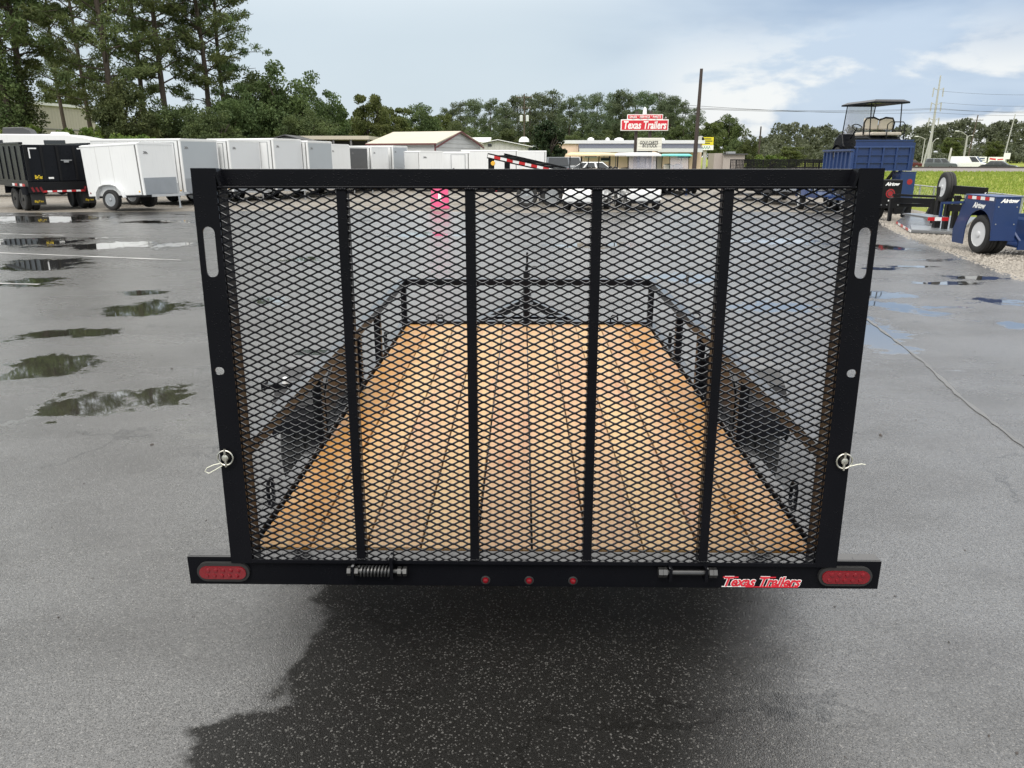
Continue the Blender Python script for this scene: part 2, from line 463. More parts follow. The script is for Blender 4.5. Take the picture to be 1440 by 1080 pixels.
def foliage(name, a, b, cc, transl=.25):
    m, t, p, tc = new_mat(name)
    o = tc.outputs['Object']
    oi = t.n('ShaderNodeObjectInfo')
    n1 = t.noise(o, .55, 4, .6); n2 = t.noise(o, 5.0, 2, .6)
    c = t.mix(t.step(n1, .36, .64), a, b)
    c = t.mix(t.step(n2, .48, .76, 0, .75), c, cc)
    hsv = t.n('ShaderNodeHueSaturation')
    t.l(t.m('MULTIPLY_ADD', oi.outputs['Random'], .04, .48), hsv.inputs['Hue'])
    t.l(t.m('MULTIPLY_ADD', oi.outputs['Random'], .35, .82), hsv.inputs['Value'])
    t.l(c, hsv.inputs['Color'])
    p.inputs['Roughness'].default_value = .6
    p.inputs['Specular IOR Level'].default_value = .25
    t.l(hsv.outputs[0], p.inputs['Base Color'])
    tr = t.n('ShaderNodeBsdfTranslucent'); t.l(hsv.outputs[0], tr.inputs[0])
    mx = t.n('ShaderNodeMixShader'); mx.inputs[0].default_value = transl
    t.l(p.outputs[0], mx.inputs[1]); t.l(tr.outputs[0], mx.inputs[2])
    outn = m.node_tree.nodes['Material Output']
    t.l(mx.outputs[0], outn.inputs[0])
    return m
foliage('pine_needles', (.075, .112, .040), (.125, .160, .054), (.180, .196, .082))
foliage('far_pine_needles', (.078, .110, .060), (.112, .145, .074), (.155, .178, .098))  # distance haze worked into the needle colours as a paler tone
foliage('oak_leaves', (.058, .086, .032), (.098, .130, .044), (.145, .165, .062))
foliage('light_leaves', (.075, .105, .030), (.120, .150, .045), (.165, .180, .065))
foliage('far_leaves', (.100, .125, .080), (.135, .160, .095), (.175, .190, .115))  # leaf colours lightened to stand in for haze over the far wood
foliage('dark_leaves', (.018, .034, .014), (.035, .055, .020), (.075, .065, .030))
foliage('shrub_leaves', (.075, .115, .020), (.130, .165, .030), (.190, .200, .045))
foliage('grass_blades', (.170, .215, .030), (.270, .305, .055), (.32, .29, .09))
# ------------------------------------------------------------------ mesh helpers
class MB:
    def __init__(s): s.v = []; s.f = []
    def add(s, vs, fs):
        b = len(s.v); s.v.extend([tuple(q) for q in vs]); s.f.extend([tuple(i + b for i in f) for f in fs]); return s
    def box(s, c, d, rot=None):
        x, y, z = (q / 2 for q in d)
        vs = [Vector((a, b, e)) for e in (-z, z) for b in (-y, y) for a in (-x, x)]
        if rot is not None: vs = [rot @ q for q in vs]
        vs = [q + Vector(c) for q in vs]
        return s.add(vs, [(0, 2, 3, 1), (4, 5, 7, 6), (0, 1, 5, 4), (2, 6, 7, 3), (0, 4, 6, 2), (1, 3, 7, 5)])
    def bb(s, x0, x1, y0, y1, z0, z1):
        return s.box(((x0 + x1) / 2, (y0 + y1) / 2, (z0 + z1) / 2), (abs(x1 - x0), abs(y1 - y0), abs(z1 - z0)))
    def bar(s, a, b, w, h, up=(0, 0, 1)):
        a, b = Vector(a), Vector(b); d = b - a; L = d.length
        if L < 1e-6: return s
        d.normalize(); u = Vector(up)
        if abs(d.dot(u)) > .99: u = Vector((0, 1, 0))
        r = d.cross(u).normalized(); u = r.cross(d).normalized()
        m = Matrix((r, d, u)).transposed()
        return s.box((a + b) / 2, (w, L, h), m)
    def tube(s, pts, r, n=8, r2=None, cap=True):
        pts = [Vector(q) for q in pts]; k = len(pts)
        rs = r if isinstance(r, (list, tuple)) else [r + ((r2 if r2 is not None else r) - r) * i / max(1, k - 1) for i in range(k)]
        ref = None; vs = []
        for i, q in enumerate(pts):
            d = (pts[min(i + 1, k - 1)] - pts[max(i - 1, 0)]).normalized()
            if ref is None:
                ref = Vector((0, 0, 1)) if abs(d.z) < .9 else Vector((1, 0, 0))
            a = d.cross(ref)
            if a.length < 1e-4: a = d.cross(Vector((.3, .9, .1)))
            a.normalize(); b = a.cross(d).normalized(); ref = b
            for j in range(n):
                t_ = 2 * math.pi * j / n
                vs.append(q + a * (math.cos(t_) * rs[i]) + b * (math.sin(t_) * rs[i]))
        fs = [(i * n + j, i * n + (j + 1) % n, (i + 1) * n + (j + 1) % n, (i + 1) * n + j) for i in range(k - 1) for j in range(n)]
        if cap: fs += [tuple(range(n - 1, -1, -1)), tuple((k - 1) * n + j for j in range(n))]
        return s.add(vs, fs)
    def prism(s, poly, a0, a1, axis='x'):
        """polygon in the other two axes pushed from a0 to a1 along axis"""
        def P(u, v_, a):
            return {'x': (a, u, v_), 'y': (u, a, v_), 'z': (u, v_, a)}[axis]
        n = len(poly)
        vs = [P(u, v_, a0) for u, v_ in poly] + [P(u, v_, a1) for u, v_ in poly]
        fs = [(i, (i + 1) % n, n + (i + 1) % n, n + i) for i in range(n)] + [tuple(range(n - 1, -1, -1)), tuple(range(n, 2 * n))]
        return s.add(vs, fs)
    def strip(s, poly, a0, a1, th, axis='x'):
        """open sheet following a polyline (u,v), thickness th outward, a0..a1 along the axis"""
        k = len(poly); up = []
        for i in range(k):
            p0 = Vector(poly[max(i - 1, 0)]); p1 = Vector(poly[min(i + 1, k - 1)])
            d = (p1 - p0).normalized(); nn = Vector((-d.y, d.x)); up.append((poly[i][0] + nn.x * th, poly[i][1] + nn.y * th))
        return s.prism(list(poly) + up[::-1], a0, a1, axis)
    def lathe(s, prof, n=24, axis='x', c=(0, 0, 0), closed=False):
        """profile of (along axis, radius)"""
        vs = []
        for a, r in prof:
            for j in range(n):
                t_ = 2 * math.pi * j / n; u, v_ = math.cos(t_) * r, math.sin(t_) * r
                q = {'x': (a, u, v_), 'y': (u, a, v_), 'z': (u, v_, a)}[axis]
                vs.append(Vector(q) + Vector(c))
        k = len(prof); fs = []
        for i in range(k if closed else k - 1):
            i2 = (i + 1) % k
            fs += [(i * n + j, i * n + (j + 1) % n, i2 * n + (j + 1) % n, i2 * n + j) for j in range(n)]
        if not closed:
            fs += [tuple(range(n - 1, -1, -1)), tuple((k - 1) * n + j for j in range(n))]
        return s.add(vs, fs)
    def torus(s, c, r, rt, axis='y', n=18, m=6):
        prof = [(math.cos(2 * math.pi * i / m) * rt, r + math.sin(2 * math.pi * i / m) * rt) for i in range(m)]
        return s.lathe(prof, n, axis, c, closed=True)
    def mesh(s, name):
        me = bpy.data.meshes.new(name); me.from_pydata(s.v, [], s.f)
        bm = bmesh.new(); bm.from_mesh(me); bmesh.ops.recalc_face_normals(bm, faces=bm.faces); bm.to_mesh(me); bm.free()
        return me
    def build(s, name, mat, parent=None, smooth=False, bevel=0.0, seg=2):
        me = s.mesh(name)
        return put(name, me, mat, parent, smooth, bevel, seg)

def put(name, me, mat, parent=None, smooth=False, bevel=0.0, seg=2):
    if mat is not None and not me.materials: me.materials.append(M[mat])
    if smooth:
        for q in me.polygons: q.use_smooth = True
        try: me.set_sharp_from_angle(angle=R(38))
        except Exception: pass
    ob = bpy.data.objects.new(name, me); col.objects.link(ob)
    if parent is not None: ob.parent = parent
    if bevel:
        md = ob.modifiers.new('bevel', 'BEVEL'); md.width = bevel; md.segments = seg; md.limit_method = 'ANGLE'; md.angle_limit = R(40)
    return ob

def np_mesh(name, verts, nper=4):
    """loose faces of nper corners each from an array (n*nper, 3)"""
    verts = np.asarray(verts, dtype=np.float32); n = len(verts) // nper
    me = bpy.data.meshes.new(name)
    me.vertices.add(len(verts)); me.vertices.foreach_set('co', verts.ravel())
    me.loops.add(len(verts)); me.loops.foreach_set('vertex_index', np.arange(len(verts), dtype=np.int32))
    me.polygons.add(n); me.polygons.foreach_set('loop_start', np.arange(0, len(verts), nper, dtype=np.int32))
    try: me.polygons.foreach_set('loop_total', np.full(n, nper, dtype=np.int32))
    except Exception: pass
    me.update(calc_edges=True); me.validate()
    return me

def tag(o, label=None, cat=None, group=None, kind=None):
    if label: o['label'] = label
    if cat: o['category'] = cat
    if group: o['group'] = group
    if kind: o['kind'] = kind
    return o
def thing(name, label, cat, loc=(0, 0, 0), rz=0.0, group=None):
    o = bpy.data.objects.new(name, None); o.empty_display_size = .3
    col.objects.link(o); o.location = loc; o.rotation_euler = (0, 0, rz)
    return tag(o, label, cat, group)
KIDS = {}
def dup(root, label=None, loc=None, rz=None, scale=None, group=None):
    def rec(o, par):
        c = o.copy(); col.objects.link(c)
        if par is not None: c.parent = par
        for ch in [q for q in o.children]: rec(ch, c)
        return c
    bpy.context.view_layer.update()
    c = rec(root, None)
    if label: c['label'] = label
    if group: c['group'] = group
    if loc is not None: c.location = loc
    if rz is not None: c.rotation_euler = (0, 0, rz)
    if scale is not None: c.scale = scale if isinstance(scale, tuple) else (scale,) * 3
    return c
def struct(name, mb, mat, **k):
    o = mb.build(name, mat, **k); o['kind'] = 'structure'; return o

def outline(pts_lists, th):
    """flat plate in x-z with holes, thickness th along y, as a mesh"""
    cu = bpy.data.curves.new('plate', 'CURVE'); cu.dimensions = '2D'; cu.fill_mode = 'BOTH'; cu.extrude = th / 2
    for pts in pts_lists:
        sp = cu.splines.new('POLY'); sp.points.add(len(pts) - 1)
        for i, (x, z) in enumerate(pts): sp.points[i].co = (x, z, 0, 1)
        sp.use_cyclic_u = True
    ob = bpy.data.objects.new('plate', cu); col.objects.link(ob)
    dg = bpy.context.evaluated_depsgraph_get(); dg.update()
    me = bpy.data.meshes.new_from_object(ob.evaluated_get(dg))
    me.transform(Matrix.Rotation(R(90), 4, 'X'))
    bpy.data.objects.remove(ob); bpy.data.curves.remove(cu)
    return me
def stadium(cx, cz, w, h, n=8):
    r = min(w, h) / 2; pts = []
    for k_ in range(2):
        for i in range(n + 1):
            if h >= w:
                a = math.pi * i / n + math.pi * k_; pts.append((cx + math.cos(a) * r, cz + (h / 2 - r) * (1 if k_ == 0 else -1) + math.sin(a) * r))
            else:
                a = math.pi * i / n + math.pi * k_ - math.pi / 2; pts.append((cx + (w / 2 - r) * (1 if k_ == 0 else -1) + math.cos(a) * r, cz + math.sin(a) * r))
    return pts

def text(body, name, mat, parent, loc, size, rz=0.0, shear=0.0, bold=0.0, ext=.002, width=None, align='CENTER', rx=90, space=1.0):
    cu = bpy.data.curves.new(name, 'FONT'); cu.body = body; cu.size = size; cu.shear = shear; cu.offset = bold; cu.extrude = ext
    cu.align_x = align; cu.align_y = 'CENTER'; cu.space_character = space; cu.resolution_u = 3
    ob = bpy.data.objects.new(name, cu); col.objects.link(ob)
    dg = bpy.context.evaluated_depsgraph_get(); dg.update()
    me = bpy.data.meshes.new_from_object(ob.evaluated_get(dg))
    bpy.data.objects.remove(ob); bpy.data.curves.remove(cu)
    if width and len(me.vertices):
        xs = [q.co.x for q in me.vertices]; k_ = width / (max(xs) - min(xs))
        me.transform(Matrix.Diagonal((k_, 1, 1, 1)))
    me.transform(Matrix.Rotation(R(rx), 4, 'X'))
    me.transform(Matrix.Rotation(rz, 4, 'Z'))
    me.transform(Matrix.Translation(loc))
    me.materials.clear()
    return put(name, me, mat, parent)

# shared wheels ------------------------------------------------------
_W = {}
def wheel(parent, x, y, z, r=.34, wd=.2, rim='wheel_silver', side=1, detail=True, name='wheel'):
    key = (r, wd, rim, side)
    if key not in _W:
        h = wd / 2; mb = MB()
        prof = [(-h * .8, r * .60), (-h, r * .70), (-h, r * .86), (-h * .86, r * .96), (-h * .62, r), (-h * .30, r), (-h * .28, r * .97), (-h * .22, r * .97), (-h * .2, r),
                (h * .2, r), (h * .22, r * .97), (h * .28, r * .97), (h * .30, r), (h * .62, r), (h * .86, r * .96), (h, r * .86), (h, r * .70), (h * .8, r * .60)]
        mb.lathe(prof, 28)
        tm = mb.mesh('tyre')
        rb = MB(); s_ = side
        rb.lathe([(s_ * h * .84, r * .655), (s_ * h * .90, r * .63), (s_ * h * .6, r * .57), (s_ * h * .42, r * .5), (s_ * h * .50, r * .34), (s_ * h * .62, r * .2), (s_ * h * .62, r * .02)], 20)
        rb.lathe([(s_ * h * .6, r * .17), (s_ * h * 1.0, r * .15), (s_ * h * 1.05, r * .10), (s_ * h * 1.05, r * .01)], 12)
        for i in range(5):
            a = 2 * math.pi * i / 5
            rb.lathe([(s_ * h * .55, .014), (s_ * h * .78, .012), (s_ * h * .78, .001)], 6, c=(0, math.cos(a) * r * .26, math.sin(a) * r * .26))
        _W[key] = (tm, rb.mesh('rim'))
    tm, rm = _W[key]
    o = put(name, tm, 'tyre_rubber', parent, smooth=True); o.location = (x, y, z)
    q = put('rim', rm, rim, o, smooth=True)
    return o

def tape(mb_red, mb_white, a, b, w, n, off=(0, 0, 0), up=(0, 0, 1), th=.004):
    a, b = Vector(a) + Vector(off), Vector(b) + Vector(off)
    for i in range(n):
        p0 = a.lerp(b, i / n); p1 = a.lerp(b, (i + 1) / n)
        (mb_red if i % 2 == 0 else mb_white).bar(p0, p1, th, w, up)
# ------------------------------------------------------------------ ground
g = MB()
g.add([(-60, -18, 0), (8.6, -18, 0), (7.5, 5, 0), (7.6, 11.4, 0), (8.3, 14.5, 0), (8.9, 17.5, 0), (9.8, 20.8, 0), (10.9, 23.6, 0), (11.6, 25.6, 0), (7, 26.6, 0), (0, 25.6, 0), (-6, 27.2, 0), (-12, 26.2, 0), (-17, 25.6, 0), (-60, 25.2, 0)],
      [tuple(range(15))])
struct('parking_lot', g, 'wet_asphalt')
g = MB()
g.add([(-70, -20, -.006), (15.5, -20, -.006), (13.6, 12, -.006), (13.3, 24, -.006), (14.4, 31, -.006), (18, 44, -.006), (23, 66, -.006), (-70, 66, -.006)], [tuple(range(8))])
struct('gravel_yard', g, 'gravel_ground')
# grass and land out to the horizon; the field on the right lies a little lower
xs = sorted(set(list(np.linspace(-60, 130, 70)) + [-1600, -900, -500, -300, -200, -130, -90, 170, 230, 320, 500, 900, 1600]))
ys = sorted(set(list(np.linspace(-25, 130, 60)) + [-600, -200, -80, 160, 200, 260, 340, 480, 700, 1100, 1800]))
def sm(a, b, x):
    t_ = max(0, min(1, (x - a) / (b - a))); return t_ * t_ * (3 - 2 * t_)
def land(x, y):
    edge = 13.5 + max(0, y - 24) * .25
    dip = sm(edge + .4, edge + 5, x) * (1 - sm(66, 88, y)) * .55
    wob = .05 * math.sin(x * .35 + 1.3 * math.sin(y * .21)) * sm(edge + 3, edge + 10, x) * (1 - sm(70, 88, y))
    return -.03 - dip + wob
vs = [(x, y, land(x, y)) for y in ys for x in xs]; nx = len(xs)
g = MB().add(vs, [(j * nx + i, j * nx + i + 1, (j + 1) * nx + i + 1, (j + 1) * nx + i) for j in range(len(ys) - 1) for i in range(nx - 1)])
struct('grass_field', g, 'grass_ground', smooth=True)
# loose stones of the gravel shoulder on the right
def in_shoulder():
    while True:
        y = random.uniform(9.5, 27); x0 = np.interp(y, [5, 11.4, 14.5, 17.5, 20.8, 23.6, 25.6, 27], [7.5, 7.6, 8.3, 8.9, 9.8, 10.9, 11.6, 11.8])
        x = x0 + abs(random.gauss(0, 1.9)) - .12
        if x < 13.4: return x, y
vv_ = []
for i in range(9000):
    x, y = in_shoulder(); s_ = random.uniform(.012, .034); a = random.uniform(0, 6.3)
    ca, sa = math.cos(a) * s_, math.sin(a) * s_; q = random.uniform(.5, 1.0); h = s_ * random.uniform(.5, .9)
    p0 = [(x + ca, y + sa, -.004), (x - sa * q, y + ca * q, -.004), (x - ca, y - sa, -.004), (x + sa * q, y - ca * q, -.004), (x + ca * .3, y + sa * .3, h)]
    for b in range(4): vv_ += [p0[b], p0[(b + 1) % 4], p0[4]]
o = put('loose_gravel', np_mesh('loose_gravel', vv_, 3), 'stone'); o['kind'] = 'stuff'
# painted bay lines on the left, sealed seam on the right
def sheet_line(name, pts, wdt, mat, z=.004, wob=0.0):
    mb = MB(); vs = []
    for i, (x, y) in enumerate(pts):
        p0 = Vector(pts[max(i - 1, 0)]); p1 = Vector(pts[min(i + 1, len(pts) - 1)]); d = (p1 - p0).normalized(); n_ = Vector((-d.y, d.x))
        wd = wdt * (1 + random.uniform(-wob, wob)) / 2
        vs += [(x + n_.x * wd, y + n_.y * wd, z), (x - n_.x * wd, y - n_.y * wd, z)]
    mb.add(vs, [(2 * i, 2 * i + 1, 2 * i + 3, 2 * i + 2) for i in range(len(pts) - 1)])
    return struct(name, mb, mat)
def gnd(px, py):
    d = CM @ Vector(((px - 720) / F, -(py - 540) / F, -1.0)); q = d * (EYE / -d.z); return (q.x, q.y)
def lerp_pts(a, b, n, jit=0.0):
    return [(a[0] + (b[0] - a[0]) * i / n + random.uniform(-jit, jit), a[1] + (b[1] - a[1]) * i / n + random.uniform(-jit, jit)) for i in range(n + 1)]
sheet_line('painted_line', lerp_pts(gnd(-40, 354), gnd(255, 366), 24, .006), .085, 'paint_white', wob=.5)
sheet_line('painted_line', lerp_pts(gnd(-40, 398), gnd(55, 400), 10, .006), .07, 'paint_white', wob=.6)
sheet_line('painted_line', lerp_pts(gnd(-40, 328), gnd(90, 331), 10, .006), .09, 'paint_white', wob=.6)
pts = []
for a, b, n in ((gnd(1218, 448), gnd(1300, 510), 12), (gnd(1300, 510), gnd(1352, 560), 10), (gnd(1352, 560), gnd(1475, 655), 16)):
    pts += lerp_pts(a, b, n, .0025)[:-1]
sheet_line('pavement_seam', pts, .030, 'seam_filler', wob=.8)

# ------------------------------------------------------------------ THE TRAILER
T = thing('utility_trailer', 'black utility trailer with pine plank deck and raised mesh gate, nearest the camera', 'trailer', (.036, 2.25, 0))
DZ = .51
HB = .96                     # half width of the deck
LEN = 3.66
# deck: ten planks
pw = 2 * HB / 10
plank = []
for i in range(10):
    x0 = -HB + i * pw
    mb = MB(); gap = random.uniform(.0055, .0092)
    mb.bb(x0 + gap / 2, x0 + pw - gap / 2, .064 + random.uniform(0, .006), LEN + .02 - random.uniform(0, .006), DZ - .04, DZ + random.uniform(-.0015, .0015))
    mb.build('plank', 'pine_board', T, bevel=.0018, seg=2)
# frame
for s in (-1, 1):
    mb = MB()
    mb.bb(s * (HB + .006), s * (HB + .056), .058, LEN + .02, DZ - .085, DZ + .018)
    mb.bb(s * (HB - .055), s * (HB + .0062), .095, LEN, DZ - .085, DZ - .046)
    mb.build('side_frame', 'wet_black_steel', T, bevel=.004)
mb = MB(); mb.bb(-HB - .056, HB + .056, LEN + .023, LEN + .075, DZ - .085, DZ + .022); mb.build('front_frame', 'wet_black_steel', T, bevel=.004)
for k_ in range(6):
    MB().bb(-HB - .004, HB + .004, .42 + k_ * .56, .47 + k_ * .56, DZ - .092, DZ - .0475).build('crossmember', 'black_steel', T)
# rear bumper
mb = MB()
mb.bb(-1.165, 1.165, 0, .008, .403, .508)
mb.bb(-1.165, 1.165, .0085, .054, .4985, .5075)
mb.bb(-1.165, 1.165, .0085, .05, .404, .411)
for s in (-1, 1): mb.bb(s * 1.158, s * 1.165, .009, .05, .4115, .498)
bump = mb.build('rear_bumper', 'wet_black_steel', T, bevel=.0025)
# oval tail lights
for cx in (-1.043, 1.046):
    me = outline([stadium(cx, .456, .178, .070, 12)], .012); me.transform(Matrix.Translation((0, -.006, 0)))
    gr = put('tail_light', me, 'tyre_rubber', T, bevel=.004); 
    me = outline([stadium(cx, .456, .158, .046, 12)], .016); me.transform(Matrix.Translation((0, -.0095, 0)))
    put('red_lens', me, 'red_lens', gr, bevel=.006, seg=3)
    mb = MB()
    for k_ in range(5):
        for j in range(2):
            mb.lathe([(-.0215, .001), (-.0205, .0065), (-.0155, .0085)], 12, 'y', (cx + (k_ - 2) * .0255 + (j - .5) * .006, 0, .456 + (j - .5) * .020))
    mb.build('led_cell', 'red_lens', gr, smooth=True)
for cx in (-.157, -.010, .138):
    mb = MB(); mb.lathe([(-.012, .003), (-.010, .008), (-.004, .0105), (-.001, .0115)], 14, 'y', (cx, 0, .428)); lt = mb.build('marker_light', 'red_lens', T, smooth=True)
    mb = MB(); mb.torus((cx, -.002, .428), .0135, .003, 'y', 16, 6); mb.build('grommet', 'tyre_rubber', lt, smooth=True)
# hinge with spring on the left, plain hinge on the right
def helix(x0, x1, r, turns, n=14):
    return [(x0 + (x1 - x0) * i / (turns * n), -.030 + math.sin(2 * math.pi * i / n) * r, .476 + math.cos(2 * math.pi * i / n) * r) for i in range(turns * n + 1)]
mb = MB(); mb.tube([(-.612, -.030, .476), (-.420, -.030, .476)], .008, 10)
for x in (-.610, -.585, -.442, -.424): mb.lathe([(-.006, .016), (.006, .016)], 6, 'x', (x, -.030, .476))
hg = mb.build('hinge', 'hinge_steel', T)
MB().tube(helix(-.577, -.474, .0165, 9), .0036, 6).build('coil_spring', 'hinge_steel', hg, smooth=True)
MB().bb(-.472, -.462, -.046, -.002, .452, .535).build('hinge_tab', 'wet_black_steel', hg); MB().bb(-.600, -.592, -.046, -.002, .455, .5).build('hinge_tab', 'wet_black_steel', hg)
mb = MB(); mb.tube([(.425, -.028, .478), (.605, -.028, .478)], .0085, 10)
for x in (.425, .440, .592, .604): mb.lathe([(-.007, .017), (.007, .017)], 6, 'x', (x, -.028, .478))
hg = mb.build('hinge', 'hinge_steel', T)
MB().bb(.452, .462, -.046, -.002, .452, .5).build('hinge_tab', 'wet_black_steel', hg); MB().bb(.57, .58, -.046, -.002, .452, .5).build('hinge_tab', 'wet_black_steel', hg)
# decal
dec = text('Texas Trailers', 'decal_lettering', 'sign_white', T, (.770, -.0012, .4275), .050, shear=.32, bold=.0034, ext=.0002, width=.262)
text('Texas Trailers', 'red_lettering', 'sign_red', dec, (.770, -.0022, .4275), .050, shear=.32, bold=.0014, ext=.0004, width=.256)
MB().bb(.640, .735, -.0016, -.0005, .4085, .4115).build('white_underline', 'sign_white', dec)
MB().bb(.720, .896, -.0030, -.0017, .4085, .4115).build('red_underline', 'sign_red', dec)
# the big first strokes of the two capitals
for cx in (.663, .788):
    mb = MB(); mb.add([(cx - .022, -.0028, .444), (cx + .030, -.0028, .444), (cx + .031, -.0028, .4485), (cx - .021, -.0028, .4485), (cx - .022, -.0020, .444), (cx + .030, -.0020, .444), (cx + .031, -.0020, .4485), (cx - .021, -.0020, .4485)], [(0, 1, 2, 3), (4, 5, 6, 7), (0, 1, 5, 4), (3, 2, 6, 7), (0, 3, 7, 4), (1, 2, 6, 5)])
    mb.build('capital_bar', 'sign_red', dec)

# ---- ramp gate, standing, leaning a hair towards the deck
ZB, ZT, GW = .497, 1.768, 1.010
LEAN = math.atan2(.045, 1.27)
GM = Matrix.Translation((0, -.012, ZB)) @ Matrix.Rotation(-LEAN, 4, 'X') @ Matrix.Translation((0, 0, -ZB))
gate_parts = []
def gput(ob): ob.matrix_local = GM; return ob
gate = MB()
gate = MB().bb(-GW + .072, GW - .072, -.0065, .030, ZB - .002, ZB + .012).build('ramp_gate', 'wet_black_steel', T, bevel=.002)
gate.matrix_local = GM
FW = .072
for s in (-1, 1):
    x0, x1 = (-GW, -GW + FW) if s < 0 else (GW - FW, GW)
    cx = s * .975
    holes = [stadium(cx, 1.525, .037, .150, 10), stadium(s * .984, 1.157, .030, .025, 8)]
    me = outline([[(x0, ZB - .004), (x1, ZB - .004), (x1, ZT), (x0, ZT)]] + holes, .0065)
    post = put('gate_post', me, 'wet_black_steel', gate, bevel=.0012, seg=1)
    xi = x1 if s < 0 else x0
    MB().bb(xi - s * 0 - (.006 if s < 0 else -.006), xi, .0095, .082, ZB, ZT - .004).build('post_flange', 'wet_black_steel', post, bevel=.001)
# top: angle with its upright leg at the back, shelf towards the camera, mitred end plates
mb = MB()
mb.bb(-GW + FW + .001, GW - FW - .001, .040, .046, ZT - .051, ZT - .001)
mb.bb(-GW + FW + .001, GW - FW - .001, -.0035, .0395, ZT - .058, ZT - .0505)
top = mb.build('gate_top_angle', 'wet_black_steel', gate, bevel=.0028, seg=3)
for s in (-1, 1):
    mb = MB()
    mb.prism([(s * (GW - FW - .003), ZT - .0005), (s * (GW - FW + .004), ZT - .0005), (s * (GW - FW - .010), ZT - .056), (s * (GW - FW - .018), ZT - .056)], -.0055, .046, 'y')
    mb.build('end_plate', 'wet_black_steel', top)
for bx in (-.571, -.192, .182, .566):
    s = -1 if bx < 0 else 1
    mb = MB(); mb.bb(bx - .0145, bx + .0145, -.0055, -.0005, ZB + .012, ZT - .057)
    xi = bx - s * .0145
    mb.bb(xi, xi + s * .005, .0095, .040, ZB + .013, ZT - .057)
    for zz in (ZB + .014, ZT - .060):
        for k_ in range(5): mb.lathe([(-.004, .001), (-.002, .0042), (.002, .0042), (.004, .001)], 6, 'x', (bx - .012 + k_ * .006, -.0062, zz + (k_ % 2) * .0012))
    mb.build('gate_upright', 'wet_black_steel', gate, bevel=.0012)
# expanded metal
SWD, LWD = .0234, .0523
x0, x1 = -GW + FW - .004, GW - FW + .004
z0, z1 = ZB + .010, ZT - .054
fr = [(-.045, 1), (.045, 1), (.13, .58), (.25, 0), (.37, -.58), (.455, -1), (.545, -1), (.63, -.58), (.75, 0), (.87, .58)]
V = []; Fc = []
nk = int((z1 - z0) / (SWD / 2))
for k_ in range(nk):
    zc = z0 + (k_ + .5) * SWD / 2; ph = 0 if k_ % 2 == 0 else .5
    xx = []; i = -1
    while True:
        done = False
        for f_, a in fr:
            x = x0 + (i + f_ + ph) * LWD
            if x < x0: continue
            if x > x1: done = True; break
            xx.append((x, a))
        if done: break
        i += 1
    b0 = len(V); n_ = len(xx)
    for j, (x, a) in enumerate(xx):
        z = zc + a * SWD / 4 * .93; yt = .0046 + a * .0012
        hw = .0030 + (.0004 if abs(a) == 1 else 0)
        V += [(x, yt - .0022, z - hw), (x, yt + .0018, z - hw + .001), (x, yt + .0022, z + hw), (x, yt - .0018, z + hw - .001)]
        if j:
            b = b0 + 4 * (j - 1)
            Fc += [(b + q, b + (q + 1) % 4, b + 4 + (q + 1) % 4, b + 4 + q) for q in range(4)]
me = bpy.data.meshes.new('expanded_metal'); me.from_pydata(V, [], Fc)
bm = bmesh.new(); bm.from_mesh(me); bmesh.ops.recalc_face_normals(bm, faces=bm.faces); bm.to_mesh(me); bm.free()
put('expanded_metal', me, 'wet_black_steel', gate)
# latch pins with their rings and cords
for s in (-1, 1):
    cx, cz = s * .988, .873
    mb = MB(); mb.lathe([(-.022, .006), (-.020, .011), (-.006, .012), (.004, .008), (.05, .008)], 12, 'y', (cx, 0, cz))
    pin = mb.build('latch_pin', 'zinc', gate, smooth=True)
    mb = MB(); mb.torus((cx, -.016, cz), .0245, .0027, 'y', 24, 6); mb.tube([(cx, -.017, cz + .030), (cx, -.017, cz - .030)], .004, 8)
    ring = mb.build('lock_ring', 'zinc', gate, smooth=True)
    if s < 0: cord = [(cx - .018, -.02, cz - .018), (cx - .038, -.022, cz - .022), (cx - .062, -.018, cz - .034), (cx - .072, -.014, cz - .048), (cx - .058, -.016, cz - .053), (cx - .036, -.02, cz - .040), (cx - .012, -.018, cz - .026)]
    else: cord = [(cx + .016, -.02, cz - .016), (cx + .034, -.022, cz - .010), (cx + .055, -.018, cz - .008), (cx + .068, -.014, cz - .012)]
    MB().tube(cord, .0016, 6).build('latch_cord', 'cord_white', gate, smooth=True)

# ---- side and front rails
RZ = .865
for s in (-1, 1):
    mb = MB(); mb.bb(s * .960, s * 1.012, .085, LEN + .075, RZ - .045, RZ + .006); mb.build('side_rail', 'wet_black_steel', T, bevel=.004)
    for y in (.110, 1.085, 1.96, 2.58):
        MB().bb(s * .964, s * 1.008, y - .022, y + .022, DZ + .0185, RZ - .0455).build('rail_post', 'wet_black_steel', T, bevel=.003)
MB().bb(-.9595, .9595, LEN + .027, LEN + .074, RZ - .045, RZ + .006).build('front_rail', 'wet_black_steel', T, bevel=.004)
for x in (-.986, 0, .986):
    MB().bb(x - .022, x + .022, LEN + .029, LEN + .072, DZ + .0225, RZ - .0455).build('rail_post', 'wet_black_steel', T, bevel=.003)
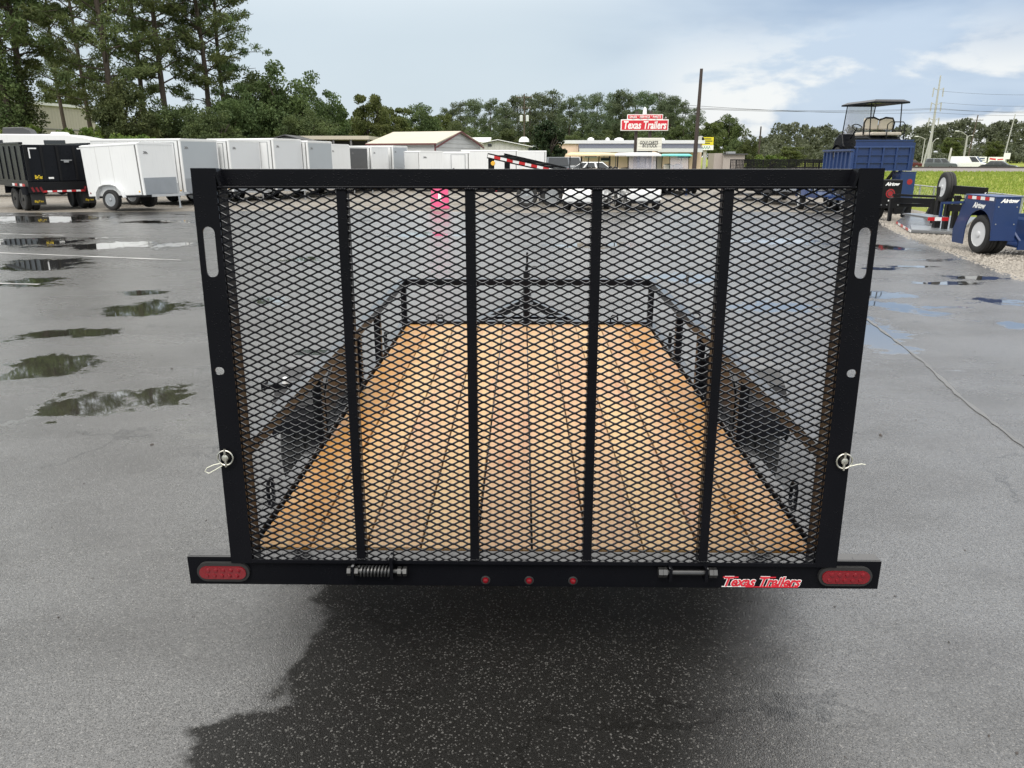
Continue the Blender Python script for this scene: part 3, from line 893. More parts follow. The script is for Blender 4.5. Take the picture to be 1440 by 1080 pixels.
# fenders and wheels
for s in (-1, 1):
    prof = [(-.435, .50), (-.42, .56), (-.385, .63), (-.30, .715), (-.18, .765), (0, .78), (.18, .765), (.30, .715), (.385, .62), (.425, .50), (.44, .36)]
    prof = [(1.63 + a, b) for a, b in prof]
    mb = MB(); mb.strip(prof, s * 1.016, s * 1.262, .004)
    o_ = mb.build('fender', 'wet_black_steel', T, bevel=.0015, seg=1)
    inner = [(y, z - .006) for y, z in prof]; skirt = [(a, b) for a, b in inner] + [(1.63 + (a - 1.63) * .93, b - .035) for a, b in inner[::-1]]
    mb = MB(); mb.prism(skirt, s * 1.250, s * 1.258, 'x'); mb.build('fender_skirt', 'wet_black_steel', o_)
    pl = [(1.29, .532), (1.97, .532), (1.97, .66), (1.90, .73), (1.80, .768), (1.46, .768), (1.36, .73), (1.29, .66)]
    mb = MB(); mb.prism(pl, s * 1.0085, s * 1.0140, 'x'); mb.build('fender_backing', 'wet_black_steel', o_)
    wheel(T, s * 1.152, 1.60, .338, .338, .225, 'wheel_silver', s)
mb = MB(); mb.tube([(-1.03, 1.63, .338), (1.03, 1.63, .338)], .030, 10); mb.build('axle', 'black_steel', T)
for s in (-1, 1):
    mb = MB(); mb.bar((s * .90, 1.2, .395), (s * .90, 2.06, .395), .05, .02); mb.bb(s * .88, s * .92, 1.2, 1.24, .395, .42); mb.bb(s * .88, s * .92, 2.02, 2.06, .395, .42)
    mb.build('leaf_spring', 'black_steel', T)
# tie loops on the frame
for s in (-1, 1):
    for y in (.46, 3.05):
        mb = MB(); mb.tube([(s * 1.026, y - .028, DZ - .03), (s * 1.026, y - .028, DZ + .055), (s * 1.026, y - .012, DZ + .075), (s * 1.026, y + .012, DZ + .075), (s * 1.026, y + .028, DZ + .055), (s * 1.026, y + .028, DZ - .03)], .0075, 8)
        mb.build('tie_loop', 'wet_black_steel', T, smooth=True)
    mb = MB(); x = s * .70
    mb.tube([(x - .028, LEN + .05, DZ + .02), (x - .028, LEN + .05, DZ + .05), (x - .014, LEN + .05, DZ + .068), (x + .014, LEN + .05, DZ + .068), (x + .028, LEN + .05, DZ + .05), (x + .028, LEN + .05, DZ + .02)], .007, 8)
    mb.build('tie_loop', 'wet_black_steel', T, smooth=True)
# plate bracket on the left rail, small loop on the right
mb = MB(); mb.bar((-1.014, .90, .842), (-1.165, .88, .842), .045, .022); mb.bb(-1.168, -1.150, .855, .905, .825, .862); pb = mb.build('plate_bracket', 'wet_black_steel', T, bevel=.003)
mb = MB(); mb.lathe([(-.012, .014), (.010, .015), (.016, .006)], 12, 'z', (-1.065, .875, .868)); mb.build('plate_lamp', 'white_trim', pb, smooth=True)
mb = MB(); mb.torus((1.035, 2.35, .845), .03, .006, 'y', 16, 6); mb.build('tie_ring', 'wet_black_steel', T, smooth=True)
# tongue with coupler, jack and chains
mb = MB()
for s in (-1, 1): mb.bar((s * .56, LEN - .1, .455), (s * .045, 4.92, .455), .05, .075)
mb.build('tongue', 'wet_black_steel', T, bevel=.004)
mb = MB(); mb.bb(-.05, .05, 4.86, 5.12, .45, .50); mb.lathe([(-.04, .04), (.03, .05), (.045, .02)], 12, 'z', (0, 5.13, .49)); mb.build('coupler', 'black_steel', T, bevel=.006)
mb = MB(); mb.tube([(0, 4.62, .14), (0, 4.62, .80)], .030, 12); mb.tube([(0, 4.62, .11), (0, 4.62, .45)], .022, 12); mb.lathe([(-.01, .075), (.012, .075)], 12, 'z', (0, 4.62, .11)); mb.bb(-.06, .06, 4.57, 4.67, .494, .505)
jk = mb.build('jack', 'black_steel', T)
mb = MB(); mb.tube([(0, 4.62, .80), (0, 4.62, .845)], .014, 8); mb.tube([(0, 4.62, .84), (.10, 4.62, .84)], .008, 8); mb.tube([(.004, 4.62, .83), (.004, 4.62, .97)], .010, 8); mb.build('crank_handle', 'black_steel', jk)
mb = MB(); mb.bb(-.34, .34, LEN + .30, LEN + .36, .4935, .515); mb.build('tongue_plate', 'wet_black_steel', T)
# ------------------------------------------------------------------ the row of enclosed trailers on the left
def heading(deg): return R(deg - 90)
def cargo(label, corner, hd, W, L, H, side='white_skin', front='lightgrey_skin', full=True, pitch=0.0, base=.44, group='enclosed cargo trailers parked in a row', logo=True, door=True, seam=True):
    """local +y towards the tongue; `corner` is where its right front corner stands"""
    rz = heading(hd)
    t = thing('cargo_trailer', label, 'trailer', (0, 0, 0), rz, group)
    off = Matrix.Rotation(rz, 3, 'Z') @ Vector((W / 2, L, 0))
    t.location = (corner[0] - off.x, corner[1] - off.y, 0)
    if pitch: t.rotation_euler = Matrix.Rotation(rz, 3, 'Z').__matmul__(Matrix.Rotation(R(pitch), 3, 'X')).to_euler()
    h = W / 2
    MB().bb(-h, h, 0, L, base, H - .03).build('body', side, t, bevel=.03)
    MB().prism([(-h - .012, H - .06), (-h - .012, H - .02), (-h + .12, H + .012), (h - .12, H + .012), (h + .012, H - .02), (h + .012, H - .06)], -.012, L + .012, 'y').build('roof_cap', 'white_trim', t)
    MB().bb(-h + .05, h - .05, L + .0005, L + .006, base + .06, H - .09).build('front_panel', front, t)
    for s in (-1, 1):
        MB().bb(s * (h - .055), s * (h + .008), L - .06, L + .011, base, H - .062).build('corner_trim', 'white_trim', t, bevel=.006)
    if seam: MB().bb(h + .0005, h + .010, L - .12, L - .075, base + .02, H - .07).build('door_seal', 'grey_seam', t)
    MB().bb(-h, h, -.01, L + .01, base - .06, base - .002).build('chassis_rail', 'black_steel', t)
    if logo:
        mb = MB(); mb.bb(h - .42, h - .20, L + .0065, L + .012, H - .36, H - .345); mb.bb(h - .40, h - .24, L + .0065, L + .012, H - .335, H - .30); mb.bb(h - .36, h - .22, L + .0065, L + .012, H - .29, H - .275); mb.build('maker_badge', 'grey_seam', t)
    if full:
        for q in range(1, int(L / .62)):
            MB().bb(h + .0005, h + .003, q * .62 - .006, q * .62 + .006, base + .01, H - .07).build('panel_joint', 'grey_wall', t)
    wy = L * .42
    for s in (-1, 1):
        wheel(t, s * (h + .02), wy, .34, .34, .2, 'wheel_silver', s)
        prof = [(wy - .56, base - .10), (wy - .52, base + .14), (wy - .36, base + .32), (wy - .15, base + .38), (wy + .15, base + .38), (wy + .36, base + .32), (wy + .52, base + .14), (wy + .60, base - .06)]
        MB().strip(prof, s * (h + .002), s * (h + .15), .02).build('fender', side, t, smooth=True)
    mb = MB(); mb.bar((-.5, L, base - .03), (0, L + .95, base - .03), .06, .08); mb.bar((.5, L, base - .03), (0, L + .95, base - .03), .06, .08); mb.bb(-.04, .04, L + .85, L + 1.1, base - .02, base + .05)
    mb.build('tongue', 'galvanised' if full else 'black_steel', t)
    mb = MB(); mb.tube([(.09, L + .75, base + .35), (.09, L + .75, .03)], .03, 8); mb.lathe([(0, .07), (.03, .07)], 10, 'z', (.09, L + .75, .0)); mb.build('jack', 'wheel_silver', t)
    if full:
        MB().bb(-h + .055, h - .055, L + .0065, L + .016, base + .01, base + .56).build('stone_guard', 'plate_metal', t)
    if door:
        d0, d1 = L - 1.05, L - .30
        fr = MB(); fr.bb(h + .001, h + .010, d0, d1, base + .12, H - .16); d_ = fr.build('side_door', side, t, bevel=.006)
        mb = MB(); mb.bb(h + .0005, h + .012, d0 - .04, d0 - .005, base + .10, H - .13); mb.bb(h + .0005, h + .012, d1 + .005, d1 + .04, base + .10, H - .13); mb.bb(h + .0005, h + .012, d0 - .005, d1 + .005, H - .155, H - .13); mb.build('door_frame', 'galvanised', d_)
        MB().bb(h + .0105, h + .03, d0 + .06, d0 + .16, 1.12, 1.17).build('handle', 'grey_seam', d_)
    for y in (.12, L - .2):
        MB().lathe([(h + .001, .03), (h + .012, .028), (h + .022, .012)], 10, 'x', (0, y, base + .12)).build('marker_light', 'amber_lens' if y > 1 else 'red_lens', t)
    return t
def cpos(px, Y, py=230): return (ax(px, Y, py), Y)
a_tr = cargo('nearest white cargo trailer, tipped nose up, bare steel guard on its nose', cpos(200, 25.9, 240), -17, 1.62, 2.42, 2.15, full=True, front='white_skin', pitch=2.2, base=.46, door=False)
cargo('tall white cargo trailer with silver grey nose just behind the nose up one', cpos(256, 29.2), -18, 2.05, 4.3, 2.43, front='silver_skin')
cargo('white cargo trailer with pale nose just right of the tall silver nosed one', cpos(324, 31.2), -18, 1.95, 3.4, 2.44, front='lightgrey_skin')
cargo('white cargo trailer with pale nose below the dark carport gable', cpos(386, 32.9), -18, 2.05, 3.4, 2.52, front='lightgrey_skin')
cargo('white cargo trailer with bluish silver nose left of two low white ones', cpos(434, 34.8), -18, 2.0, 3.4, 2.46, front='silver_skin')
cargo('white nosed cargo trailer left of the charcoal one', cpos(464, 37.2), -18, 1.85, 3.2, 2.36, front='white_skin', full=False, door=False)
cargo('cargo trailer with charcoal nose under a white roof edge', cpos(492, 39.3), -18, 1.85, 3.2, 2.28, front='charcoal_skin', full=False, door=False)
cargo('white nosed cargo trailer right of the charcoal one', cpos(523, 41.5), -18, 1.85, 3.2, 2.30, front='white_skin', full=False, door=False)
cargo('short cargo trailer with silver nose at the right end of the angled row', cpos(553, 43.6), -18, 1.8, 3.2, 2.36, front='silver_skin', full=False, door=False)
cargo('small low white cargo trailer, its nose facing out before the cream roofed shed', cpos(590, 41.5), -62, 1.35, 2.4, 2.07, front='white_skin', full=False, door=False, base=.4)
cargo('low white cargo trailer seen side on before the cream roofed shed gable', cpos(661, 44.5), 8, 1.8, 2.3, 2.04, front='white_skin', full=False, door=True, base=.4)
cargo('long white cargo trailer side on behind the inclined car hauler bed', cpos(728, 50.5), 4, 2.0, 3.6, 2.18, front='white_skin', full=False, door=False)
cargo('white cargo trailer side on, rightmost white one, left of the dark magnolia', cpos(768, 55), 4, 2.0, 2.6, 2.17, front='lightgrey_skin', full=False, door=False)

# ------------------------------------------------------------------ black dump trailer, far left
hd = 138
t = thing('dump_trailer', 'black high sided dump trailer with two barn doors at the left edge', 'trailer', (0, 0, 0), heading(hd))
W, L = 2.1, 4.3; h = W / 2
cr = Vector((ax(38, 26.2, 250), 26.2, 0)); off = Matrix.Rotation(heading(hd), 3, 'Z') @ Vector((-h, 0, 0)); t.location = cr - off
zb, zt = .96, 2.20
MB().bb(-h, h, .02, L, zb, zb + .06).build('bed_floor', 'black_gloss', t)
for s in (-1, 1):
    sp = MB().bb(s * (h - .03), s * h, .03, L, zb + .061, zt).build('side_panel', 'black_gloss', t)
    for y in (.10, .75, 1.4, 2.05, 2.7, 3.35, 4.0): MB().bb(s * (h + .0005), s * (h + .03), y, y + .10, zb + .062, zt - .06).build('rib', 'black_gloss', sp, bevel=.01)
    MB().bb(s * (h - .05), s * (h + .07), .02, L, zt + .001, zt + .06).build('top_rail', 'black_gloss', sp)
MB().bb(-h + .031, h - .031, L - .04, L - .005, zb + .061, zt).build('front_panel', 'black_gloss', t)
for s in (-1, 1):
    d = MB().bb(s * .012, s * (h - .02), -.035, .018, zb + .03, zt - .02).build('barn_door', 'black_gloss', t, bevel=.006)
    MB().bb(s * .47, s * .55, -.062, -.0355, zb + .05, zt - .05).build('rib', 'black_steel', d)
    MB().bb(s * (h - .12), s * (h - .02), -.06, -.0355, zb + .03, zt - .02).build('edge_rib', 'black_steel', d)
    mb = MB(); c_ = s * (h - .16); mb.bb(c_, c_ - s * .26, -.0405, -.0365, zt - .16, zt - .12); mb.bb(c_, c_ - s * .04, -.0405, -.0365, zt - .46, zt - .1605); mb.build('reflective_corner', 'white_tape', d)
MB().bb(-.06, .012, -.09, -.037, zb + .04, zt - .03).build('door_bar', 'black_steel', t)
mb = MB(); mb.bb(.05, .40, -.09, -.064, 1.66, 1.69); mb.bb(.14, .30, -.095, -.064, 1.60, 1.66); mb.build('latch_handle', 'galvanised', t)
MB().bb(-h - .02, h + .02, -.06, .10, .60, .955).build('rear_beam', 'black_steel', t, bevel=.01)
for s in (-1, 1):
    for k_ in range(3): MB().bar((s * (h - .13 - k_ * .13), -.066, .64), (s * (h - .07 - k_ * .13), -.066, .79), .012, .07, (1, 0, 0)).build('tail_light', 'red_lens', t)
for i in range(9):
    x = -h + .38 + i * .152
    MB().bb(x, x + .15, -.0655, -.0605, .615, .675).build('reflective_tape', 'red_tape' if i % 2 == 0 else 'white_tape', t)
for k_, y in ((0, .30), (1, 1.15)):
    MB().bb(-h - .0265, -h - .0205, y, y + .28, .82, .90).build('reflective_tape', 'red_tape', t); MB().bb(-h - .0265, -h - .0205, y + .285, y + .56, .82, .90).build('reflective_tape', 'white_tape', t)
MB().bb(-h - .02, h + .02, .1005, L, .80, .955).build('frame', 'black_steel', t)
text('BigTex', 'yellow_lettering', 'yellow_print', t, (-h + .34, -.039, zb + .16), .17, shear=.2, bold=.004, width=.24)
MB().bb(-h + .64, -h + .80, -.066, -.0625, zb + .10, zb + .16).build('white_sticker', 'sign_white', t)
for s in (-1, 1):
    MB().bb(s * (h - .46), s * (h - .02), .02, .04, .20, .595).build('mudflap', 'tyre_rubber', t)
    text('BigTex', 'yellow_lettering', 'yellow_print', t, (s * (h - .24), .012, .32), .10, shear=.2, width=.28)
    for y in (.62, 1.55):
        for q in (.12, .36):
            wheel(t, s * (h + .10 - q), y, .38, .38, .21, 'black_steel', s)
    MB().strip([(.12, .55), (.16, .80), (2.0, .80), (2.04, .55)], s * (h - .38), s * (h + .20), .02).build('fender', 'black_gloss', t)

# ------------------------------------------------------------------ camper behind it
def camper(label, c, hd, L, H, W=2.4):
    t = thing('travel_trailer', label, 'camper', (c[0], c[1], 0), heading(hd))
    prof = [(0, .62), (0, 2.62), (.25, H - .16), (.9, H), (L - 1.7, H), (L - .8, H - .16), (L - .25, H - .75), (L, 1.9), (L, 1.15), (L - .45, .62)]
    MB().prism(prof, -W / 2, W / 2, 'x').build('body', 'white_skin', t, bevel=.05, seg=3)
    low = [(.02, .60), (.02, 1.95), (L + .012, 1.95), (L + .012, 1.16), (L - .44, .60)]
    for s in (-1, 1): MB().prism(low, s * (W / 2 + .0005), s * (W / 2 + .006), 'x').build('lower_panel', 'lightgrey_skin', t)
    for s in (-1, 1):
        for y0, y1 in ((1.0, 1.9), (3.6, 4.5)): 
            wn = MB().bb(s * (W / 2 + .001), s * (W / 2 + .02), y0, y1, 2.05, 2.52).build('window', 'window_dark', t, bevel=.01)
    mb = MB(); mb.prism([(1.6, H + .002), (1.66, H + .30), (2.5, H + .33), (2.75, H + .22), (2.85, H + .002)], -.38, .38, 'x'); mb.build('air_conditioner', 'charcoal_skin', t, bevel=.03)
    mb = MB(); mb.prism([(3.6, H + .002), (3.66, H + .12), (4.2, H + .12), (4.3, H + .002)], -.3, .3, 'x'); mb.build('roof_vent', 'white_trim', t, bevel=.02)
    for s in (-1,):
        aw = MB().tube([(s * (W / 2 + .10), 1.3, H - .20), (s * (W / 2 + .10), 4.9, H - .20)], .05, 8).build('awning_roll', 'grey_seam', t)
        for y in (1.3, 4.9): MB().bb(s * (W / 2 + .008), s * (W / 2 + .07), y - .05, y + .05, 1.3, H - .10).build('awning_arm', 'black_steel', aw)
        for k_ in (0, 1): wheel(t, s * (W / 2 - .12), 2.4 + k_ * .85, .34, .34, .2, 'wheel_silver', s)
    mb = MB(); mb.bar((-.6, L - .3, .55), (0, L + 1.1, .5), .08, .1); mb.bar((.6, L - .3, .55), (0, L + 1.1, .5), .08, .1); mb.tube([(0, L + .9, .03), (0, L + .9, .9)], .04, 8); mb.build('tongue', 'black_steel', t)
    return t
c0 = at(-30, 230, 36)
camper('white travel trailer with dark roof air conditioner behind the black dump trailer', (c0.x - .6, 36.5), 12, 6.3, 2.78)
# brace the heading: it runs across the picture, nose to the right
# ------------------------------------------------------------------ golf carts
def golf_cart(label, loc, rz, body='car_white', roof='tan_roof', seat='beige_vinyl', long=False, glass=True, group=None, rear_bench=False):
    t = thing('golf_cart', label, 'golf cart', loc, rz, group)
    L = 3.3 if long else 2.35; W = 1.16; h = W / 2
    yf = L - .35; yr = .45
    prof = [(0, .42), (.02, .72), (.15, .80), (yr + .55, .82), (yr + .60, .34), (L - .85, .32), (L - .62, .62), (L - .50, .92), (L - .36, .94), (L - .08, .74), (L, .55), (L - .02, .30), (.1, .28)]
    MB().prism(prof, -h + .04, h - .04, 'x').build('body', body, t, bevel=.04, seg=2)
    MB().bb(-h + .08, h - .08, -.10, L + .06, .24, .31).build('chassis_rail', 'black_steel', t, bevel=.01)
    def bench(y, back=True):
        s_ = MB().bb(-h + .06, h - .06, y, y + .48, .823, .94).build('seat', seat, t, bevel=.04, seg=3)
        if back:
            for s in (-1, 1):
                MB().box((s * .27, y + .01, 1.20), (.50, .10, .36), Matrix.Rotation(R(6), 3, 'X')).build('seat_back', seat, t, bevel=.045, seg=3)
            mb = MB(); mb.tube([(-.50, y - .03, .86), (-.53, y - .05, 1.24), (-.45, y - .05, 1.38), (-.2, y - .05, 1.40), (0, y - .05, 1.32), (.2, y - .05, 1.40), (.45, y - .05, 1.38), (.53, y - .05, 1.24), (.50, y - .03, .86)], .026, 8)
            mb.build('seat_frame', 'black_steel', t, smooth=True)
    bench(yr + .12)
    if long:
        mb = MB(); mb.bb(-h + .05, h - .05, 1.42, 1.95, .33, .80); mb.build('bench_box', body, t, bevel=.03); bench(1.45)
    if rear_bench:
        MB().bb(-h + .06, h - .06, .0, .38, .823, .93).build('seat', seat, t, bevel=.04, seg=3)
        mb = MB(); mb.tube([(-.05, -.06, .50), (-.05, -.06, 1.16), (.05, -.06, 1.24), (.48, -.06, 1.24), (.55, -.06, 1.16), (.55, -.06, .50)], .016, 8); mb.tube([(-.55, -.06, .98), (.55, -.06, .98)], .014, 8); mb.build('grab_rail', 'black_steel', t, smooth=True)
    # roof, a shallow tray with turned-down rim
    zr = 1.86; y0, y1 = -.05, L - .42
    mb = MB()
    ring = lambda e, z: [(-h - .04 + e, y0 + e, z), (h + .04 - e, y0 + e, z), (h + .04 - e, y1 - e, z), (-h - .04 + e, y1 - e, z)]
    vs = ring(0, zr - .05) + ring(0, zr) + ring(.14, zr + .07) + ring(.03, zr - .045) + ring(.16, zr + .02)
    fs = []
    for a in (0, 4):
        fs += [(a + i, a + (i + 1) % 4, a + 4 + (i + 1) % 4, a + 4 + i) for i in range(4)]
    fs += [(8, 9, 10, 11)] + [(i, (i + 1) % 4, 12 + (i + 1) % 4, 12 + i) for i in range(4)] + [(12 + i, 12 + (i + 1) % 4, 16 + (i + 1) % 4, 16 + i) for i in range(4)] + [(16, 17, 18, 19)]
    mb.add(vs, fs); mb.build('roof', roof, t)
    for s in (-1, 1):
        MB().tube([(s * (h - .08), L - .48, .90), (s * (h - .07), L - .62, zr - .02)], .018, 8).build('roof_post', 'black_steel', t)
        MB().tube([(s * (h - .06), .12, .78), (s * (h - .06), .24, zr - .02)], .018, 8).build('roof_post', 'black_steel', t)
    if long:
        for s in (-1, 1): MB().tube([(s * (h - .06), 1.40, .80), (s * (h - .06), 1.40, zr - .02)], .016, 8).build('roof_post', 'black_steel', t)
    if glass:
        mb = MB(); mb.box((0, L - .555, 1.36), (W - .20, .008, .88), Matrix.Rotation(R(8.5), 3, 'X')); mb.build('windscreen', 'clear_plastic', t)
    mb = MB(); mb.tube([(-.27, L - .62, .75), (-.27, L - .98, 1.10)], .018, 8)
    st = mb.build('steering_column', 'black_steel', t); mb = MB(); mb.torus((0, 0, 0), .17, .016, 'z', 18, 6)
    sw = mb.build('steering_wheel', 'black_steel', st, smooth=True); sw.location = (-.27, L - 1.0, 1.11); sw.rotation_euler = (R(42), 0, 0)
    for s in (-1, 1):
        MB().lathe([(-.02, .06), (.01, .075), (.03, .05)], 12, 'y', (s * .38, L - .06, .66)).build('headlight', 'white_tape', t, smooth=True)
        MB().bb(s * .36, s * .50, -.012, .012, .58, .66).build('tail_light', 'red_lens', t)
        for y in (yr, yf - .05):
            wheel(t, s * (h - .07), y, .24, .24, .2, 'wheel_silver', s)
            MB().strip([(y - .33, .36), (y - .27, .47), (y - .12, .55), (y + .12, .55), (y + .27, .47), (y + .33, .36)], s * (h - .16), s * (h + .02), .012).build('fender', body, t)
    return t
p = at(893, 285, 27.5)
golf_cart('white golf cart with white roof and clear windscreen, facing the camera', (p.x, 29.2, 0), R(186), roof='white_roof')
p = at(815, 260, 30.5)
golf_cart('white golf cart with long tan roof, left of the white roofed one', (p.x, 31, 0), R(-78), roof='tan_roof', long=True)
p = at(946, 260, 42)
golf_cart('golf cart under a teal roof before the beige building', (p.x, 43, 0), R(184), roof='teal_roof', body='car_white')
p = at(838, 280, 28.5)
golf_cart('low white utility cart beside the tan roofed golf cart, showing its white cowl', (p.x, 28.4, 0), R(160), roof='tan_roof', glass=False)

# ------------------------------------------------------------------ black trailers seen over and through the gate
def open_trailer(label, loc, rz, L=3.6, W=1.9, H=1.1, rails=True, meshed=False, mat='black_steel', gate_h=0.0, axles=1, deck='deck_grey', group=None, rim='wheel_silver', zd=.55):
    t = thing('open_trailer', label, 'trailer', loc, rz, group); h = W / 2
    MB().bb(-h, h, 0, L, zd - .05, zd).build('deck', deck, t)
    for s in (-1, 1): MB().bb(s * (h + .001), s * (h + .06), -.02, L + .02, zd - .11, zd + .03).build('side_frame', mat, t)
    MB().bb(-h, h, -.06, -.001, zd - .12, zd + .02).build('rear_bumper', mat, t)
    for s in (-1, 1): MB().bb(s * (h - .25), s * (h - .06), -.075, -.061, zd - .09, zd - .02).build('tail_light', 'red_lens', t)
    if rails:
        n = max(3, int(L / .8))
        for s in (-1, 1):
            MB().bb(s * (h + .002), s * (h + .055), 0, L, H - .05, H).build('side_rail', mat, t)
            for i in range(n + 1):
                y = .04 + (L - .08) * i / n
                MB().bb(s * (h + .004), s * (h + .052), y - .025, y + .025, zd + .031, H - .051).build('rail_post', mat, t)
            if meshed:
                mb = MB()
                for i in range(int(L / .07)): mb.bb(s * (h + .024), s * (h + .034), .04 + i * .07, .062 + i * .07, zd + .031, H - .051)
                for i in range(int((H - zd) / .07)): mb.bb(s * (h + .036), s * (h + .044), .04, L - .04, zd + .05 + i * .07, zd + .07 + i * .07)
                mb.build('side_mesh', mat, t)
        MB().bb(-h, h, L - .05, L, H - .05, H).build('front_rail', mat, t)
        for x in (-h * .5, 0, h * .5): MB().bb(x - .025, x + .025, L - .048, L - .004, zd + .001, H - .051).build('rail_post', mat, t)
    if gate_h:
        g_ = MB().bb(-h, h, -.05, -.01, zd + .03, zd + .08).build('ramp_gate', mat, t)
        for i in range(6):
            x = -h + .03 + (W - .06) * i / 5; MB().bb(x - .02, x + .02, -.048, -.012, zd + .081, zd + gate_h - .051).build('gate_bar', mat, g_)
        MB().bb(-h, h, -.05, -.01, zd + gate_h - .05, zd + gate_h).build('gate_top', mat, g_)
    ys = [L * .42] if axles == 1 else [L * .40 - .40, L * .40 + .40]
    for s in (-1, 1):
        for y in ys: wheel(t, s * (h + .20), y, .34, .34, .2, rim, s)
        MB().strip([(ys[0] - .46, .42), (ys[0] - .36, .70), (ys[0] - .2, .76), (ys[-1] + .2, .76), (ys[-1] + .36, .70), (ys[-1] + .46, .42)], s * (h + .065), s * (h + .32), .012).build('fender', mat, t)
    mb = MB(); mb.bar((-h * .6, L, zd - .08), (0, L + 1.15, zd - .08), .06, .09); mb.bar((h * .6, L, zd - .08), (0, L + 1.15, zd - .08), .06, .09); mb.bb(-.05, .05, L + 1.05, L + 1.35, zd - .06, zd + .02); mb.build('tongue', mat, t)
    mb = MB(); mb.tube([(.0, L + .85, .06), (0, L + .85, zd + .38)], .03, 8); mb.lathe([(0, .08), (.03, .08)], 10, 'z', (0, L + .85, .03)); mb.build('jack', mat, t)
    return t
c0 = at(1022, 240, 40)
open_trailer('long black trailer with high mesh sides, left of the raised blue dump box', (c0.x, 39.0, 0), R(-97), L=4.9, H=1.66, meshed=True, axles=2, zd=.6)
c0 = at(1148, 240, 36)
open_trailer('black trailer with high barred sides directly left of the blue dump box', (c0.x + .3, 37.0, 0), R(-80), L=2.2, H=1.66, meshed=False)
open_trailer('low black trailer glimpsed through the gate right of its centre, tongue forward', (at(1060, 262, 34).x + .4, 35.2, 0), R(170), L=2.6, H=.9)
open_trailer('low black trailer glimpsed through the gate beside the small blue one', (at(1118, 266, 31).x + .4, 32.2, 0), R(165), L=2.6, H=.95)
open_trailer('small blue trailer with white wheels glimpsed through the right bay of the gate', (at(1170, 270, 27).x + .5, 28.6, 0), R(172), L=2.6, H=.98, mat='blue_paint', deck='blue_paint_faded', rim='wheel_white')
open_trailer('dark blue flatbed glimpsed through the gate, left of two', (at(918, 265, 37).x, 40.5, 0), R(176), L=2.9, W=1.6, H=1.0, mat='blue_paint', deck='blue_paint_faded', rails=True)
open_trailer('dark blue flatbed glimpsed through the gate, right of two', (at(962, 265, 37).x, 40.8, 0), R(182), L=2.9, W=1.6, H=1.02, mat='blue_paint', deck='blue_paint_faded', rails=True)
open_trailer('black trailer behind the pink sign, low with drop gate', (at(795, 268, 31).x, 33.5, 0), R(190), L=3.0, H=.98, gate_h=.0)

# inclined car hauler bed with red and white tape
t = thing('car_hauler', 'black car hauler with inclined tape edged bed, left of the tan roofed golf cart', 'trailer', (0, 0, 0))
Y0 = 29.0
A = at(686, 219, Y0); B = at(780, 240, Y0 + 1.2)
A2 = A + Vector((.55, 2.3, 0)); B2 = B + Vector((.55, 2.3, 0))
up = Vector((0, 0, 1))
mb = MB(); n_ = 11
for i in range(n_):
    p0, p1 = A.lerp(B, i / n_), A.lerp(B, (i + 1) / n_)
    MB().bar(p0 + Vector((0, -.055, 0)), p1 + Vector((0, -.055, 0)), .008, .10).build('reflective_tape', 'white_tape' if i % 2 == 0 else 'red_tape', t)
MB().bar(A, B, .10, .19).build('bed_beam', 'black_steel', t)
MB().bar(A2, B2, .10, .19).build('bed_beam', 'black_steel', t)
for i in range(7):
    p0 = A.lerp(B, (i + .3) / 7); p1 = A2.lerp(B2, (i + .3) / 7)
    MB().bar(p0 + Vector((.01, .06, .02)), p1 + Vector((0, -.06, .02)), .10, .05).build('bed_crossbar', 'black_steel', t)
for q in (0, 1):
    a = A.lerp(B, .32 + .18 * q) + up * .07; b = a + Vector((.95, .45 + q * .8, -.08)); MB().bar(a, b, .16, .05).build('ramp', 'black_steel', t)
MB().bar(A + Vector((.12, .12, -.09)), Vector((A.x + .12, A.y + .12, .62)), .22, .10, (0, 1, 0)).build('neck_post', 'black_steel', t)
MB().bar(A2 + Vector((.12, -.1, -.09)), Vector((A2.x + .12, A2.y - .1, .62)), .22, .10, (0, 1, 0)).build('neck_post', 'black_steel', t)
for q in (.02, .52):
    p0 = A.lerp(B, q) + Vector((.14 if q < .1 else 0, -.06, -.26)); MB().lathe([(-.05, .07), (-.02, .085), (0, .085)], 14, 'y', p0).build('amber_lamp', 'amber_lens', t, smooth=True)
fx = A.x + .1
for y in (0, 2.3): MB().bb(fx, fx + 4.6, Y0 + y - .06, Y0 + y + .06, .52, .66).build('frame_rail', 'black_steel', t)
for k_ in range(6): MB().bb(fx + .2 + k_ * .8, fx + .3 + k_ * .8, Y0 + .062, Y0 + 2.238, .54, .62).build('crossmember', 'black_steel', t)
for k_ in range(2):
    for y, s in ((-.22, -1), (2.52, 1)):
        tw = wheel(t, 0, 0, 0, .40, .22, 'wheel_silver', 1 if s > 0 else -1); tw.location = (fx + 1.35 + k_ * .92, Y0 + y, .40); tw.rotation_euler = (0, 0, R(90))
mb = MB(); mb.bar((fx + .1, Y0 + .2, .56), (fx - 1.3, Y0 + 1.1, .56), .1, .12); mb.bar((fx + .1, Y0 + 2.1, .56), (fx - 1.3, Y0 + 1.2, .56), .1, .12); mb.tube([(fx - .9, Y0 + 1.15, .04), (fx - .9, Y0 + 1.15, .95)], .045, 8); mb.build('tongue', 'black_steel', t)
for k_ in range(2): MB().lathe([(-.03, .04), (0, .05)], 10, 'y', (fx + .2 + k_ * 4.0, Y0 - .062, .58)).build('marker_light', 'red_lens', t)

